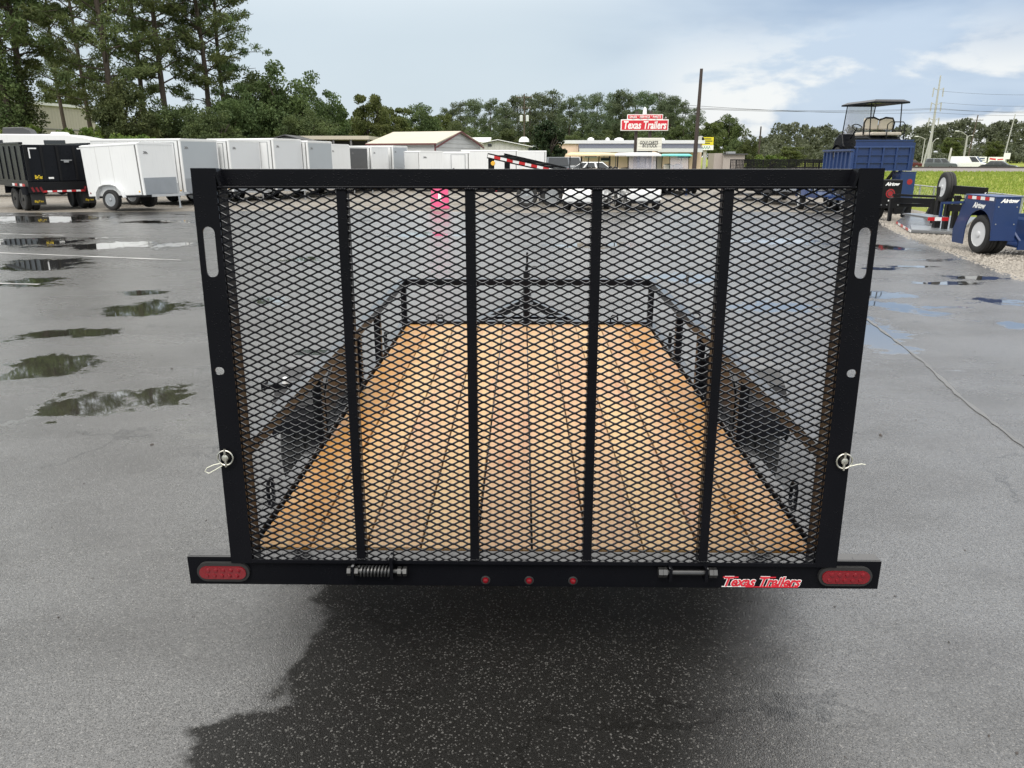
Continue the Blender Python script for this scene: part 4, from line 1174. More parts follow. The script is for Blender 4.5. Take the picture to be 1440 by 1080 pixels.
# pink A-board
p = at(618, 290, 27.4)
t = thing('sidewalk_sign', 'hot pink folding sign with a white panel standing on the gravel', 'sign', (p.x, 27.6, 0), R(3))
for s in (-1, 1):
    mx_ = Matrix.Translation((0, s * .15, 0)) @ Matrix.Rotation(R(9 * s), 4, 'X')
    me = outline([[(-.33, .02), (.33, .02), (.29, .86), (.20, 1.0), (-.20, 1.0), (-.29, .86)]], .03)
    me.transform(mx_)
    pl = put('panel', me, 'pink_plastic', t, bevel=.008)
    mb = MB(); mb.bb(-.055, .055, s * .0155, s * .022, .26, .56); me = mb.mesh('white_panel'); me.transform(mx_); put('white_panel', me, 'sign_white', pl)
# ------------------------------------------------------------------ raised blue dump trailer with a golf cart in its box
Y0 = 25.6
c = at(1200, 232, Y0)
hdz = R(-8)
t = thing('lift_dump_trailer', 'blue dump trailer with its ribbed box raised on struts, right of the gate', 'trailer', (c.x, Y0, 0), hdz)
W, L = 1.72, 3.9
z0, z1 = 1.36, 2.27
tail = MB().bb(0, W, 0, .03, z0, z1).build('tailgate', 'blue_paint', t)
for i in range(5):
    x = .02 + (W - .10) * i / 4; MB().bb(x, x + .06, -.055, -.0005, z0, z1 - .20).build('rib', 'blue_paint', tail, bevel=.006)
for z in (z0 + .0, z0 + .235, z0 + .47): MB().bb(0, W, -.045, -.001, z + .002, z + .035).build('rib', 'blue_paint', tail)
MB().bb(-.03, W + .03, -.060, .034, z1 - .20, z1 - .155).build('rib', 'blue_paint_faded', tail)
MB().bb(-.02, W + .02, -.02, .035, z1 + .001, z1 + .04).build('top_edge', 'blue_paint', tail)
# side walls: the left one is lower and splayed
sw_ = MB(); sw_.add([(0, .031, z0), (-.04, L, z0), (-1.05, L, z0), (0, .05, z0), (0, .031, z1 - .28), (-.04, L, z1 - .28)], [(0, 1, 5, 4)])
lw = MB().bb(-.04, -.001, .031, L, z0, z1 - .30).build('side_wall', 'blue_paint_faded', t)
for k_ in range(8): MB().bb(-.10, -.0405, .06 + k_ * .52, .13 + k_ * .52, z0, z1 - .33).build('rib', 'blue_paint_faded', lw)
MB().bb(-.12, .03, .031, L, z1 - .299, z1 - .24).build('top_edge', 'blue_paint_faded', lw)
rw = MB().bb(W + .001, W + .04, .031, L, z0, z1 - .02).build('side_wall', 'blue_paint', t)
for k_ in range(8): MB().bb(W + .0405, W + .10, .06 + k_ * .52, .13 + k_ * .52, z0, z1 - .05).build('rib', 'blue_paint', rw)
MB().bb(0, W, L - .04, L, z0 + .031, z1 - .30).build('front_wall', 'blue_paint', t)
MB().bb(0, W, .031, L - .041, z0, z0 + .03).build('bed_floor', 'blue_paint', t)
# lift struts and chassis
for x in (.40, W - .40):
    MB().bar((x, .5, .62), (x, 2.0, z0 - .01), .09, .13).build('lift_strut', 'blue_paint', t)
    MB().bar((x + .12, 2.0, .62), (x + .12, .5, z0 - .01), .07, .10).build('lift_strut', 'black_steel', t)
MB().bar((W - .55, .25, .62), (W - .12, .32, z0 - .01), .10, .14).build('lift_strut', 'blue_paint', t)
for x in (.30, W - .30): MB().bb(x - .05, x + .05, -.1, L + .2, .48, .62).build('frame_rail', 'black_steel', t)
for k_ in range(4): MB().bb(.36, W - .36, .1 + k_ * 1.1, .2 + k_ * 1.1, .50, .60).build('crossmember', 'black_steel', t)
mb = MB(); mb.bar((.35, L + .1, .54), (W / 2, L + 1.4, .54), .08, .1); mb.bar((W - .35, L + .1, .54), (W / 2, L + 1.4, .54), .08, .1); mb.build('tongue', 'black_steel', t)
for s, x in ((-1, .02), (1, W - .02)):
    for y in (1.5, 2.35): wheel(t, x, y, .36, .36, .22, 'wheel_white', s)
    wheel(t, x, .62, .36, .36, .22, 'wheel_white', s)
# the cart stands on the raised bed
m4 = Matrix.Rotation(hdz, 3, 'Z') @ Vector((1.06, .55, 0))
golf_cart('black roofed golf cart with beige seats standing in the raised blue dump box', (c.x + m4.x, Y0 + m4.y, z0 + .27), hdz + R(15), body='black_gloss', roof='black_gloss', rear_bench=True)

# ------------------------------------------------------------------ lift trailers by the right edge
def airlet(parent, loc, size, rz=0.0, mat='sign_white', width=None):
    return text('Airtow', 'maker_lettering', mat, parent, loc, size, rz=rz, shear=.35, bold=.006, ext=.001, width=width)
# black upright fender box behind the gate's right post
p = at(1250, 300, 22.5)
t = thing('lift_trailer', 'black lift trailer with flat steel deck lowered on the gravel, between blue boxes', 'trailer', (p.x, 22.5, 0), R(0))
# its fender box
fb = MB().bb(-.36, .28, 0, .5, .36, 1.16).build('fender_box', 'black_steel', t, bevel=.02)
airlet(fb, (-.02, -.004, 1.04), .13, width=.42)
mb = MB(); mb.lathe([(-.006, .13), (0, .13)], 16, 'y', (-.04, 0, .78)); hand = mb.build('round_emblem', 'red_paint', fb)
mb = MB(); mb.torus((-.04, -.008, .78), .085, .012, 'y', 16, 4); mb.build('emblem_ring', 'print_black', fb)
MB().bb(-.08, .04, -.006, -.0005, .56, .60).build('sticker', 'sign_white', fb)
for s in (-1,): 
    for k_ in range(4): MB().lathe([(-.012, .018), (0, .02)], 8, 'y', (-.26 + k_ * .16, 0, .46)).build('bolt', 'galvanised', fb)
wheel(t, -.10, .62, .33, .33, .22, 'wheel_white', -1)
q0 = at(1262, 300, 21.6); q1 = at(1345, 300, 20.4)
def loc(v): return Vector((v[0], v[1], v[2])) - Vector((p.x, 22.5, 0))
# deck lying low: polygon with bevelled lip
pa, pb, pc, pd, pe = [Vector((*gnd(*q), 0)) for q in ((1260, 315), (1281, 328), (1346, 331), (1372, 309), (1276, 303))]
z_ = .075
dk = MB(); pts_ = [loc((q.x, q.y, 0)) for q in (pa, pb, pc, pd, pe)]
vs = [(q.x, q.y, z_) for q in pts_] + [(q.x, q.y, z_ - .06) for q in pts_]
dk.add(vs, [(0, 1, 2, 3, 4), (9, 8, 7, 6, 5)] + [(i, (i + 1) % 5, 5 + (i + 1) % 5, 5 + i) for i in range(5)])
deck = dk.build('lowered_deck', 'deck_grey', t, bevel=.006)
lp = [pts_[1].lerp(pts_[4], .22), pts_[2].lerp(pts_[3], .22)]
vs = [(pts_[1].x, pts_[1].y, z_ + .004), (pts_[2].x, pts_[2].y, z_ + .004), (lp[1].x, lp[1].y, z_ + .004), (lp[0].x, lp[0].y, z_ + .004)]
mb = MB(); mb.add(vs + [(a, b, z + .012) for a, b, z in vs], [(0, 1, 2, 3), (4, 5, 6, 7), (0, 1, 5, 4), (1, 2, 6, 5), (2, 3, 7, 6), (3, 0, 4, 7)]); mb.build('loading_lip', 'plate_metal', deck)
for i in range(6):
    a = pts_[0].lerp(pts_[1], i / 6); b = pts_[0].lerp(pts_[1], (i + .96) / 6)
    o_ = Vector((-.012, -.012, z_ - .028)); MB().bar(a + o_, b + o_, .01, .055).build('reflective_tape', 'red_tape' if i % 2 == 0 else 'white_tape', deck)
# frame of tube rails above the deck
za, zb_ = .98, .80
def L3(px, py, Y): return loc(at(px, py, Y))
MB().bar(L3(1256, 274, 21.9), L3(1352, 278, 20.4), .06, .06).build('top_tube', 'black_steel', t)
MB().bar(L3(1256, 281, 22.1), L3(1312, 283, 21.4), .10, .14).build('upper_beam', 'black_steel', t)
MB().bar(L3(1262, 288, 23.2), L3(1312, 289, 22.6), .08, .10).build('rear_beam', 'black_steel', t)
for (px, py, Y, px2, py2) in ((1254, 278, 21.7, 1257, 316), (1312, 279, 21.0, 1316, 308), (1312, 287, 22.8, 1304, 303), (1277, 288, 23.2, 1273, 303)):
    a = L3(px, py, Y); gq = gnd(px2, py2); b = Vector((a.x + (px2 - px) / F * Y, a.y + (.1 if px < 1300 else 0), .06)); MB().bar(a, b, .08, .10, (0, 1, 0)).build('frame_leg', 'black_steel', t)

# blue box with red emblem behind it
p = at(1266, 290, 25.5)
t = thing('tool_box', 'blue upright box with red emblem behind the black lift trailer', 'trailer part', (p.x, 25.2, 0), R(2))
bx = MB().bb(-.26, .22, 0, .6, .42, 1.30).build('box_body', 'blue_paint', t, bevel=.02)
mb = MB(); mb.lathe([(-.006, .09), (0, .09)], 14, 'y', (.04, 0, 1.02)); mb.build('round_emblem', 'red_paint', t)
MB().bb(-.27, .23, -.01, .61, 1.301, 1.33).build('lid', 'blue_paint', t, bevel=.005)
MB().bb(-.30, .26, .05, .15, .0, .42).build('stand', 'black_steel', t)

# black lift trailer with an upright spare wheel
p = at(1350, 305, 19.2)
t = thing('spare_wheel_trailer', 'black trailer frame carrying an upright spare wheel with white rim', 'trailer', (p.x, 19.2, 0), R(0))
sw = wheel(t, 0, 0, 0, .36, .22, 'wheel_white', -1, name='spare_wheel'); s0 = loc(at(1328, 262, 19.2)) + Vector((0, 0, 0)); s0 = at(1331, 263, 19.2) - Vector((p.x, 19.2, 0)); sw.location = s0; sw.rotation_euler = (0, 0, R(-8))
def L4(px, py, Y): return at(px, py, Y) - Vector((p.x, 19.2, 0))
MB().bb(s0.x - .09, s0.x + .05, .10, .24, .05, s0.z).build('wheel_bracket', 'black_steel', t)
a, b = L4(1335, 266, 19.0), L4(1387, 270, 18.0)
hb = MB().bar(a, b, .10, .19).build('head_beam', 'black_steel', t)
d_ = (b - a).normalized(); rzt = math.atan2(d_.y, d_.x)
airlet(hb, tuple(a.lerp(b, .86) + Vector((-.02, -.062, -.03))), .10, rz=rzt, width=.26)
for (x0_, y0_, x1_, y1_, Y) in ((1336, 270, 1338, 300, 19.0), (1384, 275, 1386, 302, 18.1), (1347, 275, 1348, 296, 19.3)):
    a = L4(x0_, y0_, Y); b = Vector((a.x, a.y, .06)); MB().bar(a, b, .10, .12, (0, 1, 0)).build('frame_leg', 'black_steel', t)
MB().bar(L4(1336, 292, 18.9), L4(1386, 294, 18.0), .10, .16).build('lower_beam', 'black_steel', t)
mb = MB(); mb.tube([L4(1340, 288, 18.8), L4(1352, 279, 18.7), L4(1366, 281, 18.6), L4(1372, 290, 18.5)], .018, 6); mb.tube([L4(1345, 296, 18.7), L4(1358, 284, 18.7)], .03, 8); mb.build('hydraulic_hose', 'black_steel', t, smooth=True)
MB().bb(.12, .42, -.30, .0, .62, .86).build('pump_box', 'black_steel', t, bevel=.02)
MB().lathe([(-.06, .07), (.06, .07)], 12, 'z', (.50, -.35, .86)).build('pump_reservoir', 'sign_yellow', t)

# blue lift trailer, nearest on the right
Yb = 14.6
P = Vector((*gnd(1382, 357), 0))
t = thing('blue_lift_trailer', 'blue low lift trailer with white wheel and tool box at the right edge', 'trailer', (P.x, P.y, 0), R(-1)); t.scale = (.95, .95, .95)
# local: x to the right along the front of the fender box, y away, wheel faces -x side
wheel(t, 0, .10, .385, .385, .24, 'wheel_white', -1)
wheel(t, .22, .10, .385, .385, .18, 'wheel_white', 1)
wh = t.children[0]
# wheel-side cheek with arched opening
arch = [(.10 + math.cos(a) * .47, .40 + math.sin(a) * .47) for a in np.linspace(0, math.pi, 14)]
cheek = [(-.58 + .0, .18), (.80, .18), (.84, .40), (.72, 1.14), (-.40, 1.14), (-.40, .40)]
cheek = [(.98, .14), (1.02, .40), (.66, 1.13), (-.36, 1.13), (-.36, .42)] + [q for q in arch[::-1] if True] 
cheek = [(.98, .14), (1.02, .40), (.70, 1.13), (-.37, 1.13), (-.37, .40)] + [(u, v) for u, v in sorted(arch, key=lambda q: q[0])] + [(.57, .14)]
ck = MB().prism(cheek, -.14, -.12, 'x').build('fender_cheek', 'blue_paint', t)
MB().bb(-.1195, .34, -.37, -.35, .30, 1.13).build('box_face', 'blue_paint', t, bevel=.004)
MB().bb(.32, .34, -.3495, .70, .30, 1.13).build('box_side', 'blue_paint', t)
lid = MB().bb(-.15, .36, -.385, .72, 1.131, 1.15).build('box_lid', 'blue_paint_faded', t, bevel=.004)
MB().prism([(.70, 1.13), (.70, .72), (.62, .72), (.62, 1.13)], -.1195, .319, 'x').build('fender_back', 'blue_paint', t)
for i in range(6): MB().bb(-.147, -.1405, .62 - i * .155 - .15, .62 - i * .155, 1.06, 1.125).build('reflective_tape', 'red_tape' if i % 2 == 0 else 'white_tape', t)
airlet(ck, (-.146, .18, .945), .15, rz=R(-90), width=.46)
airlet(t, (.12, -.3725, 1.065), .10, width=.36)
for z in (.62, .95):
    for x in (-.07, .28): MB().lathe([(-.008, .012), (0, .014)], 8, 'y', (x, -.371, z)).build('bolt', 'galvanised', t)
# bed to the right: side plate, floor, brace
MB().bb(.445, 3.6, .36, .40, .20, .78).build('bed_side', 'blue_paint', t)
MB().bb(.445, 3.6, -.30, .355, .16, .20).build('bed_floor', 'blue_paint', t)
MB().bb(.46, 3.6, -.34, -.305, .12, .30).build('front_sill', 'blue_paint', t)
MB().bar((.50, .30, .74), (1.5, .0, .55), .05, .05).build('brace', 'blue_paint_faded', t)
MB().bar((.55, -.26, .24), (.47, .32, .70), .05, .05).build('brace', 'blue_paint', t)
for i in range(5): MB().bb(.9 + i * .14, 1.035 + i * .14, -.3475, -.3405, .15, .22).build('reflective_tape', 'red_tape' if i % 2 == 0 else 'white_tape', t)
# left wing plate and deck behind
MB().prism([(-.90, .55), (-.55, 1.13), (-.5, 1.13), (-.5, .14), (-.90, .14)], -.118, -.095, 'x').build('wing_plate', 'blue_paint', t) if False else None
MB().bb(-.60, -.16, 1.22, 2.4, .60, .64).build('rear_deck', 'deck_grey', t)
for i in range(3): MB().bb(-.60 + i * .147, -.456 + i * .147, 1.205, 1.2195, .56, .635).build('reflective_tape', 'red_tape' if i % 2 == 0 else 'white_tape', t)
mb = MB(); mb.bar((-.30, 1.3, .64), (-.30, 1.3, .95), .05, .05, (0, 1, 0)); mb.bar((-.30, 1.3, .93), (-.13, .75, .98), .05, .05); mb.build('hand_rail', 'blue_paint', t)
# tongue with jack towards the camera-right
tg = MB(); tg.bar((.62, -.30, .42), (1.12, -1.75, .46), .08, .10); tg.bar((1.9, -.30, .42), (1.16, -1.75, .46), .08, .10); tg.bb(1.08, 1.2, -2.0, -1.72, .46, .54); tg.build('tongue', 'black_steel', t)
jk = MB().tube([(.93, -1.28, .03), (.93, -1.28, .72)], .042, 10).build('jack', 'black_steel', t)
MB().lathe([(0, .10), (.03, .09), (.06, .04)], 12, 'z', (.93, -1.28, 0)).build('jack_foot', 'galvanised', jk)
mb = MB(); mb.tube([(.93, -1.28, .72), (.93, -1.28, .80), (1.08, -1.30, .82), (1.2, -1.30, .80)], .022, 8); mb.build('crank_handle', 'white_trim', jk, smooth=True)
MB().tube([(1.4, -.28, .66), (1.15, -.6, .72), (.92, -.9, .62), (.95, -1.2, .50), (1.1, -1.3, .46), (.98, -1.4, .52), (.86, -1.3, .5), (1.05, -1.2, .49), (1.25, -1.25, .50)], .016, 8).build('air_hose', 'cord_teal', t, smooth=True)
MB().tube([(.75, -.85, .40), (.72, -1.0, .34), (.82, -1.15, .28), (1.0, -1.2, .26), (1.3, -1.1, .24)], .022, 6).build('safety_rope', 'rope_tan', t, smooth=True)
MB().tube([(.90, -.9, .44), (.7, -1.1, .48), (.5, -1.2, .45)], .025, 8).build('hitch_arm', 'galvanised', t)
# ------------------------------------------------------------------ buildings
def gable(label, x0, x1, y0, y1, zw, zr, wall, roof, ridge='x', name='metal_shed', cat='building', over=.25, trim=None):
    t = thing(name, label, cat, ((x0 + x1) / 2, y0, 0))
    X = (x1 - x0) / 2; D = y1 - y0
    wmb = MB()
    if ridge == 'x':
        wmb.prism([(0, 0), (D, 0), (D, zw), (D / 2, zr - .06), (0, zw)], -X, X, 'x')
    else:
        wmb.prism([(-X, 0), (X, 0), (X, zw), (0, zr - .06), (-X, zw)], 0, D, 'y')
    wl = wmb.build('wall', wall, t)
    if ridge == 'x':
        for a, b in (((-over, zw - over * (zr - zw) / (D / 2)), (D / 2, zr)), ((D / 2, zr), (D + over, zw - over * (zr - zw) / (D / 2)))):
            MB().prism([a, b, (b[0], b[1] + .07), (a[0], a[1] + .07)], -X - over, X + over, 'x').build('roof', roof, t)
        if trim:
            MB().bb(-X - over, X + over, -over - .05, -over - .004, zw - over * (zr - zw) / (D / 2) - .03, zw - over * (zr - zw) / (D / 2) + .06).build('eave_trim', trim, t)
            for s in (-1, 1):
                MB().bb(s * (X - .04), s * (X + .06), -.06, -.004, 0, zw - .05).build('corner_trim', trim, t)
                MB().bar((s * (X + over + .02), -over, zw - .25), (s * (X + over + .02), D / 2, zr + .02), .05, .10).build('rake_trim', trim, t)
                MB().bar((s * (X + over + .02), D + over, zw - .25), (s * (X + over + .02), D / 2, zr + .02), .05, .10).build('rake_trim', trim, t)
    else:
        for s in (-1, 1):
            a = (s * (X + over), zw - over * (zr - zw) / X); b = (0, zr)
            MB().prism([a, b, (b[0], b[1] + .07), (a[0], a[1] + .07)], -over, D + over, 'y').build('roof', roof, t)
            if trim:
                MB().bar((s * (X + over), -over - .02, a[1] + .02), (0, -over - .02, zr + .02), .05, .18).build('rake_trim', trim, t)
                MB().bb(s * (X - .04), s * (X + .05), -.06, -.004, 0, zw - .05).build('corner_trim', trim, t)
    return t
# beige warehouse behind the left trees
Y = 88
c0 = at(48, 143, Y); c1 = at(131, 155, Y + 9)
t = thing('warehouse', 'beige ribbed metal warehouse half hidden by trees at the left', 'building', (c0.x, Y, 0), math.atan2(9, c1.x - c0.x))
Lw = math.hypot(9, c1.x - c0.x); 
MB().bb(-22, Lw, 0, 20, 0, c0.z - .3).build('wall', 'ribbed_beige', t)
MB().bb(-22.2, Lw + .2, -.25, 20, c0.z - .3, c0.z).build('roof_edge', 'white_trim', t)
MB().bb(-22.1, Lw + .1, -.06, -.004, c0.z * .62, c0.z * .62 + .12).build('wall_joint', 'grey_seam', t)
# cream roofed shed: long side left, gable end right (rotated a little so that both show)
Y = 56
e0 = at(512, 205, Y); k0 = at(618, 201, Y)
L_ = (k0.x - e0.x) * 1.03; zw = az(202, Y); zr = az(186.5, Y + 4)
t = gable('cream roofed grey metal shed with maroon trim behind the white trailers', e0.x, k0.x, Y, Y + 7.4, zw, zr, 'lap_grey', 'cream_roof', 'x', trim='maroon_trim', over=.2)
t.rotation_euler = (0, 0, R(-22)); t.location = (t.location.x, Y - 0.0, 0)
# low grey building right of it
Y = 72
e0 = at(648, 214, Y); k0 = at(752, 208, Y)
t = gable('low grey ribbed building with shallow roof right of the cream roofed shed', e0.x, k0.x, Y, Y + 10, az(207.5, Y), az(197, Y), 'ribbed_grey', 'white_roof', 'y', over=.3)
t.children[0].name = 'wall'
xc = (e0.x + k0.x) / 2
MB().lathe([(0, .5), (.25, .45), (.45, .2)], 12, 'z', (2.4, 2, az(199, Y))).build('roof_vent', 'white_trim', t, smooth=True)
MB().bb(-.9, -.55, -.05, -.004, az(206, Y), az(202.5, Y)).build('wall_vent', 'window_dark', t)
MB().bb(3.1 - .3, 3.1 + .5, -.05, -.004, az(216, Y), az(208, Y)).build('window', 'window_dark', t, bevel=.01)
# roofs behind the trailer row
Y = 60
e0, k0 = at(378, 199, Y), at(425, 199, Y)
t = gable('dark gabled carport roof peeking above the white trailers', e0.x, k0.x, Y, Y + 6, az(197, Y), az(190.5, Y), 'charcoal_skin', 'dark_roof', 'y', name='carport', over=.2, trim=None)
Y = 64
e0, k0 = at(418, 199, Y), at(519, 199, Y)
t = thing('carport', 'long open carport with flat pale roof left of the cream roofed shed', 'carport', (e0.x, Y, 0))
Lc = k0.x - e0.x; zc = az(196, Y)
MB().bb(0, Lc, 0, 6, zc, zc + .28).build('roof', 'cream_roof', t)
MB().bb(0, Lc, 5.5, 5.7, 0, zc - .001).build('back_wall', 'charcoal_skin', t)
for i in range(5): MB().bb(i * (Lc - .15) / 4, i * (Lc - .15) / 4 + .14, .1, .24, 0, zc - .001).build('post', 'grey_seam', t)
Y = 92
e0, k0 = at(655, 199, Y), at(686, 199, Y)
gable('small white roofed shed behind the low grey building', e0.x, k0.x, Y, Y + 8, az(199.5, Y), az(193, Y), 'white_wall', 'white_roof', 'x')

# beige office with blue metal awning roof
Y = 74
e0, k0 = at(790, 225, Y), at(986, 225, Y)
t = thing('office_building', 'beige building with navy sloped awning and flat white roof behind the red sign', 'building', (e0.x, Y, 0))
Wd = k0.x - e0.x; zt = az(202, Y); zf = az(208.5, Y)
MB().bb(0, Wd, 0, 14, 0, zt).build('wall', 'cream_wall', t)
MB().bb(-.3, Wd + .2, -.2, 14.2, zt + .001, zt + .30).build('roof', 'white_roof', t)
xa = Wd * .115
xg = Wd * .52
MB().prism([(-1.6, zf - .02), (-.3, zt - .05), (-.3, zf - .30), (-1.6, zf - .30)], xa, xg, 'x').build('awning', 'navy_fascia', t)
MB().prism([(-1.6, zf - .02), (-.3, zt - .05), (-.3, zf - .30), (-1.6, zf - .30)], xg + 1.9, Wd - .3, 'x').build('awning', 'navy_fascia', t)
MB().prism([(-1.5, 0), (-.004, 0), (-.004, zt - .3), (-1.5, zt - .3)], xg + .05, xg + 1.4, 'x').build('entry_bay', 'navy_fascia', t)
MB().bb(xa, xg, -1.68, -1.605, zf - .36, zf - .03).build('fascia', 'lightgrey_skin', t); MB().bb(xg + 1.9, Wd - .3, -1.68, -1.605, zf - .36, zf - .03).build('fascia', 'lightgrey_skin', t)
for (a, b, z0_, z1_) in ((.165, .25, 217, 221), (.28, .34, 222, 226), (.47, .51, 217, 220), (.60, .63, 217, 224), (.83, .92, 216, 222)):
    wn = MB().bb(Wd * a, Wd * b, -.06, -.004, az(z1_, Y), az(z0_, Y)).build('window', 'window_dark', t, bevel=.01)
    MB().bb(Wd * a - .06, Wd * b + .06, -.09, -.061, az(z1_, Y) - .08, az(z1_, Y)).build('sill', 'white_trim', wn)
MB().bb(Wd * .30, Wd * .305, -.05, -.004, 0, zf - .5).build('downpipe', 'grey_seam', t)
MB().bb(Wd * .385, Wd * .39, -.05, -.004, 0, zf - .5).build('downpipe', 'grey_seam', t)
MB().bb(Wd * .655, Wd * .72, -.06, -.004, 0, 2.1).build('door', 'tan_shed', t)
for q, r_ in ((.23, .35), (.45, .5), (.36, .22), (.62, .4), (.8, .25)): MB().lathe([(0, r_), (.22, r_ * .9), (.34, r_ * .3)], 10, 'z', (Wd * q, 3 + 4 * q, zt + .301)).build('roof_vent', 'white_trim', t, smooth=True)

# tan sheds right of the office
Y = 66
e0, k0 = at(1004, 225, Y), at(1045, 225, Y)
t = thing('utility_shed', 'small tan shed with low grey roof right of the yellow sign', 'shed', (e0.x, Y, 0), R(-4)); Wd = k0.x - e0.x
MB().bb(0, Wd * .28, 0, 3, 0, az(215.5, Y)).build('lean_to', 'tan_shed', t)
MB().bb(Wd * .282, Wd, -.4, 3.2, 0, az(217.5, Y)).build('wall', 'tan_shed', t)
MB().bb(Wd * .27, Wd + .2, -.6, 3.4, az(217.5, Y) + .001, az(216, Y)).build('roof', 'dark_roof', t)
MB().bb(Wd * .5, Wd * .75, .5, 1.6, az(216, Y) + .001, az(213, Y)).build('roof_vent', 'galvanised', t)

# ------------------------------------------------------------------ signs
Y = 60
lft, rgt = at(872.5, 184, Y), at(940, 168, Y)
t = thing('pole_sign', 'tall red Texas Trailers pole sign with white letters and letter board', 'sign', ((lft.x + rgt.x) / 2, Y, 0))
Wd = rgt.x - lft.x; zc = (lft.z + rgt.z) / 2; hh = rgt.z - lft.z
MB().bb(-Wd / 2, Wd / 2, -.12, .12, lft.z, rgt.z).build('sign_frame', 'sign_white', t, bevel=.02)
fc = MB().bb(-Wd / 2 + .07, Wd / 2 - .07, -.14, -.1205, lft.z + .07, rgt.z - .07).build('sign_face', 'sign_red', t)
text('Texas Trailers', 'white_lettering', 'sign_white', fc, (0, -.145, zc - .02), .76, shear=.16, bold=.022, ext=.003, width=Wd * .90)
zt_ = az(164.5, Y); hz_ = .36
a, b = at(882, 165, Y).x - t.location.x, at(932, 165, Y).x - t.location.x
MB().bb(a, b, -.10, .10, zt_ - hz_ / 2, zt_ + hz_ / 2).build('upper_frame', 'sign_white', t)
f2 = MB().bb(a + .05, b - .05, -.12, -.1005, zt_ - hz_ / 2 + .05, zt_ + hz_ / 2 - .05).build('upper_face', 'sign_red', t)
text('SALES * SERVICE * PARTS', 'white_lettering', 'sign_white', f2, ((a + b) / 2, -.124, zt_), .22, bold=.006, width=(b - a) * .88)
for px in (894.5, 914): 
    x = at(px, 200, Y).x - t.location.x; MB().bb(x - .11, x + .11, .121, .33, 0, zt_ + .4).build('pole', 'dark_pole', t)
a, b = at(896, 200, Y).x - t.location.x, at(930.5, 200, Y).x - t.location.x; z0_, z1_ = az(212.5, Y), az(194, Y)
lb = MB().bb(a, b, -.10, .12, z0_, z1_).build('letter_board', 'sign_cream', t, bevel=.02)
for i in range(4): MB().bb(a + .05, b - .05, -.112, -.1005, z0_ + .10 + i * (z1_ - z0_ - .2) / 3.2, z0_ + .115 + i * (z1_ - z0_ - .2) / 3.2).build('letter_rail', 'grey_wall', lb)
text('GOLF CARTS', 'black_lettering', 'print_black', lb, ((a + b) / 2 - .05, -.114, az(201, Y)), .34, bold=.006, width=(b - a) * .74)
text('IN STOCK', 'black_lettering', 'print_black', lb, ((a + b) / 2 + .02, -.114, az(205.3, Y)), .34, bold=.006, width=(b - a) * .60)
for px in (890, 900, 910, 922, 935): 
    x = at(px, 165, Y).x - t.location.x; mb = MB(); mb.tube([(x, -.05, rgt.z), (x, -.30, rgt.z + .16), (x, -.55, rgt.z + .12)], .022, 6); mb.lathe([(-.04, .02), (.03, .05)], 8, 'y', (x, -.58, rgt.z + .08)); mb.build('sign_lamp', 'wheel_silver', t)
MB().lathe([(0, .16), (.3, .14), (.5, .05)], 10, 'z', (at(907, 160, Y).x - t.location.x, .1, az(160.5, Y))).build('top_lamp', 'white_trim', t, smooth=True)
MB().bar((at(893, 161, Y).x - t.location.x, .2, az(160.8, Y)), (at(917, 161, Y).x - t.location.x, .2, az(160.8, Y)), .06, .06).build('top_bar', 'dark_pole', t)

Y = 84
t = thing('roadside_sign', 'small yellow over white roadside sign right of the tall dark pole', 'sign', (at(993, 200, Y).x, Y, 0))
def sx_(px): return at(px, 200, Y).x - t.location.x
MB().bb(sx_(986.5), sx_(1003), -.1, .1, az(204, Y), az(193, Y)).build('yellow_panel', 'sign_yellow', t)
for i, (q0, q1) in enumerate(((.1, .8), (.15, .9), (.1, .7))):
    x0_, x1_ = sx_(987), sx_(1003); z = az(195.5 + i * 3, Y); MB().bb(x0_ + (x1_ - x0_) * q0, x0_ + (x1_ - x0_) * q1, -.106, -.1005, z - .05, z + .05).build('print_line', 'print_black', t)
MB().bb(sx_(980.5), sx_(1003.5), -.1, .1, az(211, Y), az(204.3, Y)).build('white_panel', 'sign_white', t)
mb = MB(); x0_ = sx_(986); z = az(207.5, Y)
for k_ in range(4): mb.bar((x0_ + k_ * .26, -.104, z - .14), (x0_ + .10 + k_ * .26, -.104, z + .14), .008, .06, (1, 0, 0)); mb.bar((x0_ + .12 + k_ * .26, -.104, z + .1), (x0_ + .2 + k_ * .26, -.104, z - .12), .008, .05, (1, 0, 0))
mb.build('green_script', 'sign_green', t)
MB().lathe([(-.1, .36), (0, .38), (.1, .36)], 16, 'y', (sx_(985), 0, az(196.5, Y))).build('round_badge', 'grey_wall', t)
MB().bb(-.15, .15, .101, .4, 0, az(205, Y)).build('pole', 'pole_grey', t)

# ------------------------------------------------------------------ poles and wires
def pole(label, px, py_top, Y, r=.16, lean=0.0, mat='pole_wood', name='utility_pole', arms=(), cat='pole'):
    p = at(px, 236, Y); zt = az(py_top, Y)
    t = thing(name, label, cat, (p.x, Y, 0))
    MB().tube([(0, 0, -.3), (lean * .5, 0, zt * .5), (lean, 0, zt)], r, 10, r * .62).build('shaft', mat, t)
    for (dz_, ln) in arms:
        MB().bar((lean - ln, -.12, zt - dz_), (lean + ln, -.12, zt - dz_), .09, .11).build('crossarm', mat, t)
        for s in (-1, -.45, .45, 1): MB().tube([(lean + ln * s * .95, -.12, zt - dz_ + .05), (lean + ln * s * .95, -.12, zt - dz_ + .25)], .04, 6).build('insulator', 'grey_wall', t)
    return t, p, zt
pole('tall bare dark pole rising right of the red sign', 976, 97, 58, r=.17, lean=.06, mat='dark_pole')
pole('wooden utility pole with transformers behind the low grey building', 737, 132, 120, r=.14, arms=((.5, 1.2), (2.0, .9)))
tt, p_, z_ = pole('thin pole standing among the far trees left of the blue dump box', 1065, 178, 150, r=.2, mat='dark_pole')
